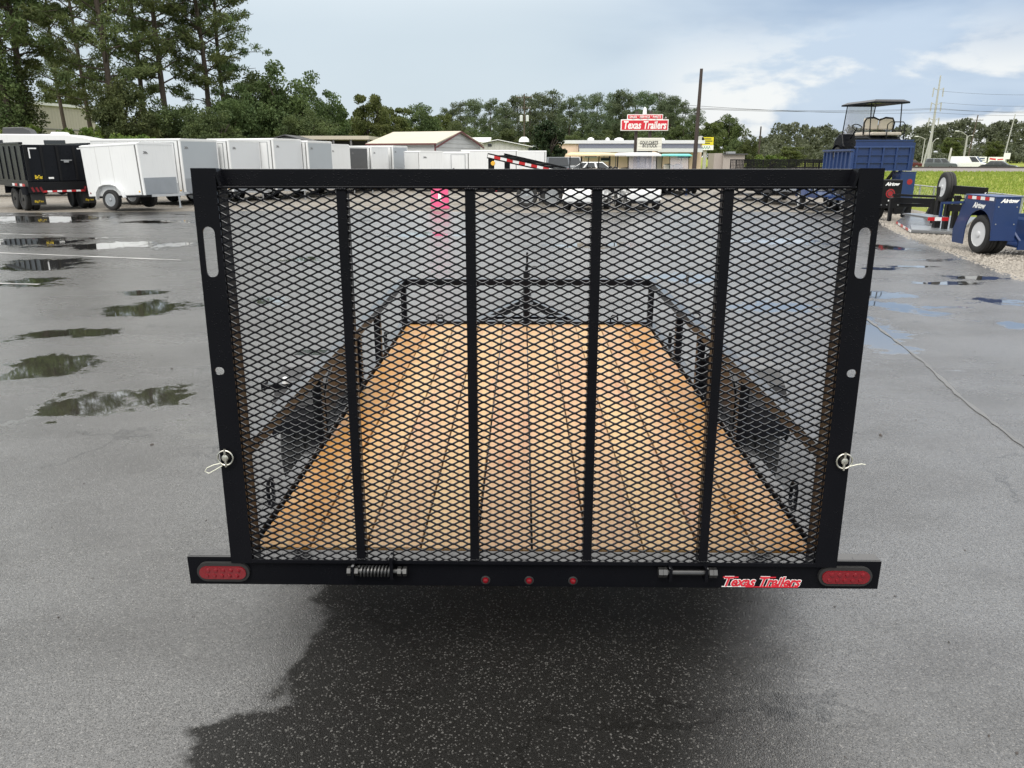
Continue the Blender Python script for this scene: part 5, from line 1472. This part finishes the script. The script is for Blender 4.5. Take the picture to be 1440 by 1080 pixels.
# transformers
tq = [o for o in col.objects if o.get('label', '').startswith('wooden utility pole with')][0]
for s in (-1, 1): MB().lathe([(0, .18), (.05, .24), (.8, .24), (.9, .10)], 12, 'z', (s * .45, -.2, az(171, 120) - 0)).build('transformer', 'lightgrey_skin', tq)
# big steel transmission pole
Y = 170
p = at(1303, 236, Y); zt = az(107, Y)
t = thing('transmission_pole', 'tallest pale transmission pole, slightly leaning, with paired insulator arms', 'pole', (p.x, Y, 0))
topx = at(1321, 107, Y).x - at(1303, 225, Y).x
MB().tube([(0, 0, 0), (topx, 0, zt)], .33, 12, .13).build('shaft', 'pole_grey', t)
for f_ in (.84, .68, .51):
    for s in (-1, 1):
        bx = topx * f_; mb = MB(); mb.tube([(bx, 0, zt * f_), (bx + s * 1.0, 0, zt * f_ + .35)], .07, 6); mb.tube([(bx + s * 1.0, 0, zt * f_ + .5), (bx + s * 1.05, 0, zt * f_ - 1.3)], .12, 6); mb.build('insulator_arm', 'pole_grey', t)
pole('grey wooden pole with street lamp left of the transmission pole', 1297, 168, 150, r=.17, lean=1.1, mat='pole_grey')
pole('dark wooden pole with street lamp above the white van', 1358, 162, 160, r=.16, lean=.7, mat='pole_wood', arms=((1.0, 1.1),))
pole('slender pale pole right of the white van', 1408, 161, 165, r=.14, lean=.9, mat='pole_grey')
pole('short pale post before the far trees, between grey car and van', 1332, 208, 140, r=.22, lean=.2, mat='concrete', name='post', cat='post')
def lamp(label, px0, py0, px1, py1, Y, base=True):
    a = at(px0, py0, Y); b = at(px1, py1, Y); g_ = at(px0, 236, Y)
    t = thing('street_lamp', label, 'street lamp', (a.x, Y - .5, 0))
    MB().tube([(0, 0, 0), (0, 0, a.z)], .11, 8, .07).build('shaft', 'pole_grey', t)
    d = b.x - a.x
    MB().tube([(0, 0, a.z - .1), (d * .5, 0, a.z + (b.z - a.z) * .75), (d * .85, 0, b.z)], .06, 6).build('arm', 'pole_grey', t)
    MB().box((d, 0, b.z), (abs(d) * .35, .3, .16)).build('lamp_head', 'white_trim', t, bevel=.04)
lamp('street lamp with arm reaching left beside the grey wooden pole', 1299, 195, 1287, 192, 148)
lamp('street lamp with arm reaching right beside the transmission pole', 1310, 200, 1317, 195, 168)
lamp('street lamp with long arm reaching left above the white van', 1358, 190, 1344, 184.5, 158)
lamp('twin headed street lamp arm pointing right above the white van', 1359, 191.5, 1365, 190.5, 157)
# wires
def wire(label, pts, sag=.6, r=.022):
    mb = MB()
    for (a, b) in zip(pts[:-1], pts[1:]):
        q = [a.lerp(b, i / 14) - Vector((0, 0, sag * 4 * (i / 14) * (1 - i / 14))) for i in range(15)]
        mb.tube(q, r, 4)
    o = mb.build('power_line', 'wire'); tag(o, label, 'cable', 'power lines across the sky')
P1 = lambda px, py, Y=170: at(px, py, Y)
for i, (ya, yb, yc) in enumerate(((150, 152, 158), (151.5, 153.5, 154.5), (146.5, 158.5, 160))):
    wire('long dark power line crossing behind the blue dump box, ' + ('upper', 'middle', 'lower')[i], [P1(960, ya + 1, 120), P1(1316, yb, 168), P1(1520, yc, 190)], .5, .026)
for i, (ya, yb) in enumerate(((128, 131), (144, 147))):
    wire('thin power line running right from the transmission pole, ' + ('high', 'low')[i], [P1(1324 - i * 3, ya, 168), P1(1520, yb, 150)], .5, .020)
wire('slack wire from the wooden transformer pole to the left', [P1(737, 150, 119), P1(640, 190, 100)], .4, .018)

# ------------------------------------------------------------------ road, rails, field fence
g = MB(); g.bb(16, 420, 112, 146, -.28, -.24); struct('road', g, 'road_asphalt')
g = MB(); g.bb(60, 420, 108.4, 111.9, -.29, -.20); struct('pavement', g, 'concrete')
g = MB(); g.prism([(98, -.06), (100.4, .34), (104.2, .34), (107, -.06)], 24, 420, 'x'); struct('railway_bed', g, 'ballast')
for y in (101.5, 103.0):
    g = MB(); g.prism([(y - .05, .345), (y + .05, .345), (y + .03, .52), (y - .03, .52)], 24, 420, 'x'); struct('rail', g, 'rust')
vv_ = []
for i in range(42000):
    u = random.random() ** .6
    y = 17 + 79 * u; x = 13.7 + max(0, y - 24) * .25 + random.uniform(.1, 32 + 48 * u)
    z = land(x, y); h_ = random.uniform(.06, .22) * (1.7 if random.random() < .12 else 1); a = random.uniform(0, 6.28); q = random.uniform(.02, .05) * (1 + u * 1.5)
    ca, sa = math.cos(a) * q, math.sin(a) * q; lx, ly = random.uniform(-.08, .08), random.uniform(-.08, .08)
    vv_ += [(x - ca, y - sa, z - .02), (x + ca, y + sa, z - .02), (x + lx, y + ly, z + h_)]
o = put('field_grass', np_mesh('field_grass', vv_, 3), 'grass_blades'); o['kind'] = 'stuff'
# chain link fence along the field edge
t = thing('chain_link_fence', 'low galvanised chain link fence between gravel and green field', 'fence', (0, 0, 0))
A_ = at(1276, 259, 31); B_ = at(1505, 283, 21.8)
n_ = 9; prev = None; mesh_mb = MB()
for i in range(n_ + 1):
    q = A_.lerp(B_, i / n_); zb_ = -.60
    MB().tube([(q.x, q.y, zb_), (q.x, q.y, q.z + .03)], .03, 8).build('fence_post', 'galvanised', t)
MB().tube([A_, B_], .022, 8).build('top_rail', 'galvanised', t)
d = B_ - A_; Ln = d.length; H_ = .98; k_ = 0
s_ = -H_
while s_ < Ln:
    for sg in (0, 1):
        a = max(0, s_); b = min(Ln, s_ + H_)
        za, zb_ = (a - s_), (b - s_)
        if sg: za, zb_ = H_ - za, H_ - zb_
        pa_ = A_ + d * (a / Ln); pb_ = A_ + d * (b / Ln)
        mesh_mb.tube([(pa_.x, pa_.y, pa_.z - H_ + za), (pb_.x, pb_.y, pb_.z - H_ + zb_)], .0022, 3, cap=False)
    s_ += .13
mesh_mb.build('chain_link', 'galvanised', t)

# ------------------------------------------------------------------ vehicles on the road and in the yard
def car(label, c, hd, kind='sedan', paint='car_grey', L=4.5, W=1.8):
    t = thing('parked_car' if c[1] < 90 else 'car', label, {'van': 'van', 'suv': 'suv'}.get(kind, 'car'), (c[0], c[1], -.25 if c[1] > 90 else 0), heading(hd))
    if kind == 'sedan':
        H = 1.45; low = [(0, .35), (0, .80), (.15, .95), (.9, 1.0), (L - 1.35, .98), (L - .3, .82), (L, .62), (L, .35)]
        cab = [(.55, .97), (1.15, H), (2.5, H), (3.25, .97)]
    elif kind == 'suv':
        H = 1.75; low = [(0, .42), (0, 1.05), (.1, 1.12), (L - 1.3, 1.10), (L - .25, 1.0), (L, .8), (L, .42)]
        cab = [(.05, 1.09), (.30, H), (2.85, H), (3.45, 1.09)]
    else:
        H = 2.05; low = [(0, .42), (0, 1.15), (L - .9, 1.15), (L - .2, 1.0), (L, .8), (L, .42)]
        cab = [(.02, 1.14), (.06, H), (L - 1.75, H), (L - .95, 1.14)]
    h = W / 2
    MB().prism(low, -h, h, 'x').build('body', paint, t, bevel=.08, seg=3)
    mb = MB(); n = len(cab); ins = .13
    top = max(z for _, z in cab)
    vs = [(-h + .03 + (ins if z > top - .1 else 0), y, z) for y, z in cab] + [(h - .03 - (ins if z > top - .1 else 0), y, z) for y, z in cab]
    mb.add(vs, [(i, (i + 1) % n, n + (i + 1) % n, n + i) for i in range(n)] + [tuple(range(n - 1, -1, -1)), tuple(range(n, 2 * n))]); mb.build('cabin', paint, t, bevel=.05, seg=2)
    # glazing, proud of the cabin by a centimetre
    (y0, z0), (y1, z1), (y2, z2), (y3, z3) = cab
    def quad(a, b, c_, d_, nrm):
        q = [Vector(v) for v in (a, b, c_, d_)]; nrm = Vector(nrm).normalized() * .012; m_ = sum(q, Vector()) / 4
        q = [m_ + (v - m_) * .86 + nrm for v in q]; r = [v + nrm for v in q]
        MB().add(q + r, [(0, 1, 2, 3), (7, 6, 5, 4), (0, 1, 5, 4), (1, 2, 6, 5), (2, 3, 7, 6), (3, 0, 4, 7)]).build('window', 'window_dark', t)
    quad((-h + .05, y3, z3), (h - .05, y3, z3), (h - .16, y2, z2), (-h + .16, y2, z2), (0, z2 - z3, y3 - y2) if False else (0, 1, .9))
    if kind != 'van' or True: quad((-h + .05, y0, z0), (h - .05, y0, z0), (h - .16, y1, z1), (-h + .16, y1, z1), (0, -1, .5))
    for s in (-1, 1):
        X0, X1 = s * (h - .03), s * (h - .16)
        if kind == 'van': parts = ((.72, 1.0),)
        else: parts = ((.02, .36), (.38, .70), (.72, .99))
        for a, b in parts:
            lo = lambda q: (X0, y0 + (y3 - y0) * q, z0 + .04); hi = lambda q: (X1, y1 + (y2 - y1) * q, z1 - .02)
            quad(lo(a), lo(b), hi(b), hi(a), (s, 0, .3))
        for y in (.85, L - .9): wheel(t, s * (h - .08), y, .33, .33, .2, 'wheel_silver', s)
        MB().bb(s * (h - .42), s * (h - .08), L - .012, L + .012, .66, .78).build('headlight', 'white_tape', t, bevel=.01)
        MB().bb(s * (h - .30), s * (h - .06), -.012, .012, .78, .95).build('tail_light', 'red_lens', t, bevel=.01)
    MB().bb(-h + .1, h - .1, L - .02, L + .03, .38, .60).build('grille', 'black_steel', t, bevel=.01)
    return t
car('dark suv seen from behind, right of the inclined car hauler bed', (ax(784, 60), 58), 96, 'suv', 'car_grey', W=1.9)
car('white sedan side on seen beneath the tan golf cart roof', (ax(872, 52), 52), 176, 'sedan', 'car_white', L=4.6)
car('silver wagon behind the tan golf cart roof at the left', (ax(806, 64), 64), 110, 'suv', 'car_silver')
car('white van driving on the far road', (ax(1343, 124) , 125.0), -42, 'van', 'car_white', L=5.2, W=1.95)
car('grey suv on the far road left of the white van', (ax(1301, 126), 126), -30, 'suv', 'car_grey', L=4.6)
car('dark sedan on the far road right of the white van', (ax(1387, 112), 113), -38, 'sedan', 'car_dark')
car('white sedan at the right edge of the blue dump box on the far road', (ax(1278, 135), 136), 165, 'sedan', 'car_white')
car('dark red car half hidden left of the grey suv', (ax(1297, 139), 139), 160, 'sedan', 'car_red')
car('pale car passing behind the white van', (ax(1345, 141), 141), 172, 'sedan', 'car_silver')
# roadside boards and street signs at the right
Y = 150
t = thing('billboard', 'blue and white low board behind the dark sedan', 'sign', (ax(1380, Y), Y, 0))
MB().bb(-.95, .95, -.05, .05, -.1, .75).build('blue_panel', 'blue_paint', t); MB().bb(-.95, .95, -.06, .06, .752, 1.75).build('white_panel', 'sign_white', t)
mb = MB(); mb.bar((-.6, -.066, 1.4), (.55, -.066, 1.46), .008, .22); mb.bar((-.3, -.066, 1.1), (.6, -.066, 1.13), .008, .12); mb.build('print_line', 'blue_paint', t)
for s in (-1, 1): MB().bb(s * .8, s * .9, .061, .16, -.1, 1.6).build('leg', 'pole_grey', t)
t = thing('billboard', 'white banner with red print right of the dark sedan', 'sign', (ax(1406, Y), Y + 1, 0))
MB().bb(-1.6, 1.6, -.05, .05, -.1, 1.7).build('panel', 'sign_white', t)
mb = MB(); mb.bar((-1.4, -.056, 1.4), (-.2, -.056, 1.25), .008, .3); mb.bar((.1, -.056, 1.2), (1.2, -.056, 1.3), .008, .22); mb.bar((.2, -.056, .6), (1.1, -.056, .5), .008, .25); mb.build('red_print', 'sign_red', t)
for s in (-1, 1): MB().bb(s * 1.4, s * 1.5, .051, .16, -.1, 1.6).build('leg', 'pole_grey', t)
Y = 118
t = thing('street_sign', 'street name blades on a pale pole at the far right', 'sign', (ax(1424, Y), Y - 4, 0))
MB().tube([(0, 0, 0), (.25, 0, 4.6)], .09, 8).build('pole', 'pole_grey', t); MB().bb(-.55, .75, -.03, .03, 4.2, 4.6).build('name_blade', 'sign_white', t); MB().bb(-.1, .55, -.09, -.05, 3.75, 4.1).build('name_blade', 'sign_white', t)
t = thing('street_sign', 'small white square sign left of the grey suv', 'sign', (ax(1302.5, Y), Y + 10, 0))
MB().tube([(0, 0, 0), (0, 0, 2.6)], .06, 6).build('pole', 'pole_grey', t); MB().bb(-.45, .45, -.07, -.062, 1.7, 2.7).build('panel', 'sign_white', t, bevel=.003)
t = thing('street_sign', 'white square sign at the picture edge far right', 'sign', (ax(1438, Y), Y + 4, 0))
MB().tube([(0, 0, 0), (0, 0, 2.6)], .06, 6).build('pole', 'pole_grey', t); MB().bb(-.5, .5, -.07, -.062, 1.4, 2.3).build('panel', 'sign_white', t, bevel=.003)
# ------------------------------------------------------------------ trees
def leaves(cent, rad, per, size, asp=.5, squash=.75, seed=0, droop=0.0):
    """leaf-sized quads scattered through clumps: arrays of clump centres and radii"""
    g_ = np.random.default_rng(seed)
    cent = np.asarray(cent, float); rad = np.asarray(rad, float)
    n = len(cent) * per
    d = g_.normal(size=(n, 3)); d /= np.linalg.norm(d, axis=1)[:, None]
    rr = g_.random(n) ** .42
    c = np.repeat(cent, per, 0); r = np.repeat(rad, per)
    p = c + d * (rr * r)[:, None] * np.array([1, 1, squash])
    p[:, 2] -= droop * rr * r
    a = g_.normal(size=(n, 3)) + d * .5; a /= np.linalg.norm(a, axis=1)[:, None]
    b = np.cross(a, g_.normal(size=(n, 3))); b /= np.linalg.norm(b, axis=1)[:, None]
    s = size * g_.uniform(.6, 1.35, n)
    a *= s[:, None] / 2; b *= (s * asp)[:, None] / 2
    q = np.stack([p - a, p - b * 1.0, p + a, p + b * 1.0], 1)
    return q.reshape(-1, 3)
def tree(name, label, crown_v, wood_mb, mat, group=None, nper=4):
    t = thing(name, label, 'tree', (0, 0, 0), 0, group)
    put('crown', np_mesh('crown', crown_v, nper), mat, t)
    wood_mb.build('trunk', 'bark', t, smooth=True)
    return t
def pine_proto(seed, H=16.0, first=.42, spread=3.4, per=95, nbr=42, vine=False, size=.44):
    g_ = random.Random(seed); mb = MB()
    bend = g_.uniform(-.5, .5)
    tr = [(bend * math.sin(i / 8 * 2.2), .25 * math.sin(i * .7 + seed), H * i / 8) for i in range(9)]
    mb.tube(tr, [.30 - .20 * i / 8 for i in range(9)], 9)
    cs, rs = [], []
    def tp(f):
        x = f * 8; i = min(7, int(x)); return Vector(tr[i]).lerp(Vector(tr[i + 1]), x - i)
    for k_ in range(nbr):
        f = first + (1 - first) * (k_ + g_.random()) / nbr
        b0 = tp(min(f, .99)); an = k_ * 2.4 + g_.uniform(-.5, .5)
        prof = math.sin(math.pi * min(1, (f - first) / (1 - first) * .82 + .20)) ** .8
        ln = spread * (.35 + .75 * prof) * g_.uniform(.6, 1.15)
        d = Vector((math.cos(an), math.sin(an), g_.uniform(-.05, .42)))
        m_ = b0 + d * ln * .55 + Vector((0, 0, .10 * ln)); e = b0 + d * ln + Vector((0, 0, g_.uniform(0, .28) * ln))
        mb.tube([b0, m_, e], [.075, .05, .02], 5, cap=False)
        for j in range(g_.choice((3, 4, 5))):
            q = b0.lerp(m_, .5 + .5 * g_.random()) if j == 0 else m_.lerp(e, -.3 + g_.random() * 1.4)
            cs.append(q + Vector((g_.gauss(0, .32), g_.gauss(0, .32), g_.gauss(.10, .16)))); rs.append(g_.uniform(.55, 1.12))
    top = tp(.99)
    for j in range(4): cs.append(top + Vector((g_.gauss(0, .4), g_.gauss(0, .4), g_.uniform(-.7, .3)))); rs.append(g_.uniform(.5, .8))
    v = leaves(cs, rs, per, size, .22, .62, seed)
    if vine:
        vc = [tp(g_.uniform(.02, first * 1.05)) + Vector((g_.gauss(0, .45), g_.gauss(0, .45), 0)) for _ in range(110)]
        v = np.vstack([v, leaves(vc, [g_.uniform(.4, .85) for _ in vc], 80, .20, .7, 1.1, seed + 5)])
    return v, mb
def broad_proto(seed, H=10.0, Rr=4.2, n=84, per=210, size=.27, low=.12, ragged=.35):
    g_ = random.Random(seed); mb = MB(); cs, rs = [], []
    mb.tube([(0, 0, 0), (.1, .05, H * .22), (0, .1, H * .42)], [.36, .28, .2], 9)
    for k_ in range(7):
        a = k_ * 0.9 + g_.random(); q = Vector((math.cos(a) * Rr * .55, math.sin(a) * Rr * .55, H * g_.uniform(.5, .8)))
        mb.tube([(0, .05, H * .25 + .1 * k_), q * .5 + Vector((0, 0, H * .2)), q], [.14, .09, .04], 6, cap=False)
    zc = H * (1 + low) / 2; hz = H * (1 - low) / 2
    for k_ in range(n):
        u = g_.uniform(-1, 1); a = g_.uniform(0, 6.283); w_ = math.sqrt(1 - u * u) ** .8; s = g_.uniform(.25, 1.0) ** .6
        s *= 1 + g_.uniform(-ragged, ragged) * .4
        rr = g_.uniform(.14, .29) * Rr
        cs.append((math.cos(a) * w_ * (Rr - rr * .6) * s, math.sin(a) * w_ * (Rr - rr * .6) * s, zc + u * (hz - rr * .6) * s)); rs.append(rr)
    return leaves(cs, rs, per, size, .62, .8, seed), mb
def far_pine_proto(seed, H=15.0, per=125):
    g_ = random.Random(seed); mb = MB(); mb.tube([(0, 0, 0), (g_.uniform(-.2, .2), 0, H * .5), (g_.uniform(-.3, .3), 0, H * .97)], [.26, .2, .06], 7)
    cs, rs = [], []
    for k_ in range(62):
        f = g_.uniform(.34, 1.0); w_ = 3.3 * math.sin(math.pi * min(1, (f - .26) / .80)) ** .8 + .3; a = g_.uniform(0, 6.28); s = g_.random() ** .5
        cs.append((math.cos(a) * w_ * s, math.sin(a) * w_ * s, H * f - .4)); rs.append(g_.uniform(.8, 1.6))
    for k_ in range(8): cs.append((g_.gauss(0, 1.8), g_.gauss(0, 1.4), H * g_.uniform(.30, .5))); rs.append(g_.uniform(.3, .6))
    return leaves(cs, rs, per, .42, .34, .6, seed), mb

# ---- tall pines on the left
def place(t, px, Y, top_py, H, rz=None, wide=1.0):
    s = az(top_py, Y) / H
    t.location = (ax(px, Y, 200), Y, -.02); t.rotation_euler = (0, 0, random.uniform(0, 6.28) if rz is None else rz); t.scale = (s * wide, s * wide, s)
    return t
def stand(t, px, Y, s, rz, wide=1.0):
    t.location = (ax(px, Y, 200), Y, -.02); t.rotation_euler = (0, 0, rz); t.scale = (s * wide, s * wide, s); return t
pA = tree('pine_tree', 'tall vine clad pine at the left edge, outer of two trunks', *pine_proto(3, 25, .36, 4.4, vine=True), 'pine_needles', 'tall pines at the left')
stand(pA, 22, 62, 1.0, .4)
pB = tree('pine_tree', 'second vine clad pine trunk right of the outermost one', *pine_proto(8, 25, .34, 4.2, vine=True), 'pine_needles', 'tall pines at the left')
stand(pB, 42, 64, 1.0, 2.1)
pC = tree('pine_tree', 'spreading pine above the beige warehouse corner', *pine_proto(21, 25, .24, 4.6, nbr=46), 'pine_needles', 'tall pines at the left')
stand(pC, 166, 66, .98, 1.2)
pD = tree('pine_tree', 'pine with bare lower limbs, between the spreading pine and the oaks', *pine_proto(34, 25, .31, 4.3, nbr=42), 'pine_needles', 'tall pines at the left')
stand(pD, 238, 70, .98, .2)
stand(dup(pC, 'dense pine behind the bare limbed one'), 205, 76, 1.0, 3.4, .9)
stand(dup(pD, 'pine with thin open crown left of the dark oaks'), 296, 72, .92, 2.2, 1.0)
stand(dup(pC, 'rightmost tall pine, its branches reaching over the oaks'), 322, 75, .86, 5.0, .95)
stand(dup(pB, 'pine cut off by the left picture edge'), -24, 66, 1.0, 4.1)
stand(dup(pD, 'slim pine behind the two vine clad trunks'), 96, 84, .95, 4.9, .8)
stand(dup(pC, 'dense pine between the spreading pine and the vine clad pair'), 132, 82, .95, .7, .9)
# ---- broadleaf trees of the middle left
oA = tree('oak_tree', 'round mid green tree in front of the beige warehouse end', *broad_proto(5, 10, 4.0), 'oak_leaves', 'broadleaf trees behind the trailers')
place(oA, 176, 62, 108, 10, 0, .95)
oB = tree('oak_tree', 'dark oak below the bare limbed pine', *broad_proto(12, 10, 4.6, n=92), 'oak_leaves', 'broadleaf trees behind the trailers')
place(oB, 250, 66, 132, 10, 1, 1.05)
oC = tree('oak_tree', 'tallest dark oak of the clump left of the carport', *broad_proto(19, 10, 3.9, n=96, low=.05, ragged=.6), 'oak_leaves', 'broadleaf trees behind the trailers')
place(oC, 408, 74, 86, 10, 2, .95)
place(dup(oB, 'dark oak right of the tall pines'), 335, 70, 122, 10, 3.2, .95)
place(dup(oA, 'dark oak filling the gap under the rightmost tall pine'), 365, 80, 98, 10, 4.0, .9)
place(dup(oC, 'oak on the right shoulder of the dark clump'), 462, 79, 122, 10, .8, .95)
place(dup(oA, 'low oak behind the silver nosed trailer'), 300, 60, 150, 10, 5.1, 1.1)
place(dup(oB, 'dark oak closing the clump above the carport gable'), 430, 68, 148, 10, 2.6, 1.0)
lA = tree('broadleaf_tree', 'paler upright tree just right of the dark oak clump', *broad_proto(27, 10, 3.4, n=72, ragged=.6), 'light_leaves', 'paler trees behind the cream roofed shed')
place(lA, 521, 88, 122, 10, .3, .85)
place(dup(lA, 'pale tree left of the warehouse top'), 100, 110, 112, 10, 2.0, 1.0)
place(dup(lA, 'pale tree left above the cream roof'), 556, 100, 142, 10, 3.0, 1.0)
place(dup(oA, 'dull green tree above the middle of the cream roof'), 590, 105, 144, 10, 1.0, 1.0)
place(dup(lA, 'pale low tree above the cream roof ridge'), 622, 112, 154, 10, 4.4, 1.05)
place(dup(oC, 'dark tree right of the pale upright tree'), 492, 92, 148, 10, 1.7, 1.1)
place(dup(lA, 'low pale tree between the dark clump and the shed'), 545, 84, 168, 10, 5.7, 1.1)
place(dup(oA, 'low dark tree behind the shed gable'), 640, 96, 168, 10, .6, 1.1)
# shrubs before the warehouse
sA = tree('shrub', 'yellow green shrub between the travel trailer and the cargo trailers', *broad_proto(41, 3.0, 1.9, n=34, per=150, size=.17, low=.0), 'shrub_leaves', 'shrubs before the warehouse')
sA['category'] = 'shrub'
place(sA, 152, 52, 180, 3.0, 0, 1.1)
place(dup(sA, 'shrub at the foot of the warehouse wall'), 108, 58, 166, 3.0, 1, 1.0)
place(dup(sA, 'shrub left of the vine clad trunks'), 5, 56, 160, 3.0, 2, 1.2)
place(dup(sA, 'shrub at the base of the vine clad trunks'), 62, 57, 172, 3.0, 3, 1.2)
place(dup(sA, 'small shrub right of the yellow green one'), 195, 54, 178, 3.0, 4, 1.1)
# magnolia by the office
mA = tree('magnolia_tree', 'dark conical magnolia at the left end of the beige building', *broad_proto(55, 6, 2.1, n=70, per=200, size=.24, low=.02), 'dark_leaves')
place(mA, 771, 66, 164, 6, 0, .95)
# ---- pine wood behind the office: trunks can be told apart
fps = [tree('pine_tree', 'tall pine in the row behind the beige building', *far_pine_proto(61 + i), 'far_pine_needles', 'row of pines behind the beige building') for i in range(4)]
row = [(648, 140, 150, 0), (668, 138, 140, 1), (690, 137, 146, 2), (712, 142, 138, 3), (728, 133, 152, 1), (745, 131, 138, 0), (762, 128, 146, 2), (776, 124, 150, 3), (800, 136, 142, 1), (818, 131, 150, 0),
       (838, 128, 140, 2), (856, 129, 152, 3), (874, 125, 142, 1), (892, 128, 150, 0), (908, 126, 138, 2), (925, 128, 152, 3), (942, 134, 142, 1), (958, 140, 150, 0), (630, 150, 150, 2), (975, 150, 146, 3), (785, 150, 160, 0), (865, 140, 165, 2), (935, 142, 165, 1), (705, 150, 160, 1)]
side_of = lambda px: 'left of the magnolia' if px < 755 else ('between magnolia and red sign' if px < 865 else ('above the red sign' if px < 945 else 'beside the dark pole'))
used = set()
words_ = ['first', 'second', 'third', 'fourth', 'fifth', 'sixth', 'seventh', 'eighth', 'ninth']
order = sorted(range(len(row)), key=lambda i: row[i][0]); cnt = {}
for i in order:
    px, top, Y, v_ = row[i]
    s_ = side_of(px); cnt[s_] = cnt.get(s_, 0) + 1
    lb = f'tall pine {s_}, {words_[cnt[s_] - 1]} from the left there'
    o_ = fps[v_] if v_ not in used else dup(fps[v_]); used.add(v_)
    o_['label'] = lb
    place(o_, px, Y, top, 15.2, None, random.uniform(.75, 1.0))
place(dup(lA, 'pale broadleaf tree right of the dark pole'), 1000, 118, 166, 10, 1.1, .95)
place(dup(oA, 'rounded green tree behind the yellow sign'), 1022, 130, 160, 10, 2.9, 1.05)
place(dup(oC, 'green tree left of the dark pole, behind the office roof'), 962, 120, 168, 10, 2.2, 1.1)
place(dup(oB, 'broad dull tree under the red sign'), 905, 130, 178, 10, 2.2, 1.2)
place(dup(oC, 'dark undergrowth tree left of the red sign'), 845, 132, 182, 10, 4.2, 1.3)
place(dup(oB, 'dark low tree behind the magnolia'), 800, 128, 182, 10, 3.2, 1.2)
place(dup(oA, 'dark low tree above the low grey building'), 715, 130, 180, 10, 3.9, 1.3)
place(dup(oC, 'low tree behind the small white roofed shed'), 670, 125, 180, 10, 1.9, 1.3)
place(dup(oC, 'small dark tree right of the tan shed'), 1054, 96, 187, 10, .4, .8)
place(dup(oA, 'low tree behind the tan shed roof'), 1035, 100, 196, 10, .9, 1.0)
place(dup(lA, 'yellowish bushy tree left of the blue dump box'), 1115, 92, 203, 10, 2.4, 1.6)
place(dup(sA, 'yellow green bush behind the high mesh trailer'), 1088, 80, 213, 3.0, 2.7, 1.3)
place(dup(lA, 'pale bushy tree above the white van'), 1340, 190, 190, 10, 2.4, 1.3)
place(dup(lA, 'pale bushy tree at the far right behind the street sign'), 1400, 200, 196, 10, 3.4, 1.4)
# ---- the far wood on the right reads as one mass
V_ = []; wood = MB()
g_ = random.Random(5)
for i in range(46):
    px = 1068 + i * 9.2 + g_.uniform(-5, 5); Y = g_.uniform(235, 300); prof = np.interp(px, [1060, 1090, 1110, 1150, 1200, 1270, 1330, 1350, 1380, 1400, 1450, 1500], [196, 180, 174, 178, 182, 177, 172, 166, 178, 170, 168, 170])
    H = az(prof + g_.uniform(-3, 7), Y); x = ax(px, Y); n_ = 16; cs, rs = [], []
    for k_ in range(n_):
        f = g_.uniform(.25, .95); a = g_.uniform(0, 6.28); w_ = 4.6 * math.sin(math.pi * min(1, f * .9 + .08)) ** .6 * g_.random() ** .5
        cs.append((x + math.cos(a) * w_, Y + math.sin(a) * w_, H * f)); rs.append(g_.uniform(1.1, 2.0))
    cs.append((x, Y, H * .93)); rs.append(1.3)
    V_.append(leaves(cs, rs, 62, .85, .6, .8, i))
    wood.tube([(x, Y, 0), (x, Y, H * .8)], .25, 6, .1)
for i in range(70):
    px = 1050 + i * 6.4; Y = g_.uniform(215, 232); x = ax(px, Y); H = g_.uniform(2.5, 5.5)
    cs = [(x + g_.gauss(0, 2), Y + g_.gauss(0, 1), H * g_.uniform(.2, .9)) for _ in range(5)]
    V_.append(leaves(cs, [g_.uniform(1.0, 1.8) for _ in cs], 60, .7, .6, .8, 200 + i))
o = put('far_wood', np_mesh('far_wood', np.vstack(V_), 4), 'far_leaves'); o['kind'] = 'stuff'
# and behind the left trees, to close the horizon
V_ = []
for i in range(60):
    px = -60 + i * 17; Y = g_.uniform(165, 185); x = ax(px, Y); H = az(g_.uniform(165, 182), Y)
    cs = [(x + g_.gauss(0, 2.6), Y + g_.gauss(0, 1.5), H * g_.uniform(.1, .92)) for _ in range(10)]
    V_.append(leaves(cs, [g_.uniform(1.2, 2.2) for _ in cs], 52, .7, .6, .85, 400 + i))
o = put('wood_edge', np_mesh('wood_edge', np.vstack(V_), 4), 'oak_leaves'); o['kind'] = 'stuff'

# bits of grit and leaf lying on the asphalt
vv_ = []
g_ = random.Random(77)
for i in range(260):
    x, y = g_.uniform(-4.5, 5), g_.uniform(1.7, 9)
    if abs(x - .03) < 1.2 and y > 2.1: continue
    s_ = g_.uniform(.003, .009) * (2.0 if g_.random() < .06 else 1); a = g_.uniform(0, 6.28); ca, sa = math.cos(a) * s_, math.sin(a) * s_; q = g_.uniform(.35, .9); hz_ = s_ * g_.uniform(.4, .9)
    p0 = [(x + ca, y + sa, .001), (x - sa * q, y + ca * q, .002), (x - ca, y - sa, .001), (x + sa * q, y - ca * q, .003), (x + ca * .2, y + sa * .2, hz_)]
    for b in range(4): vv_ += [p0[b], p0[(b + 1) % 4], p0[4]]
o = put('leaf_litter', np_mesh('leaf_litter', vv_, 3), 'rust'); o['kind'] = 'stuff'
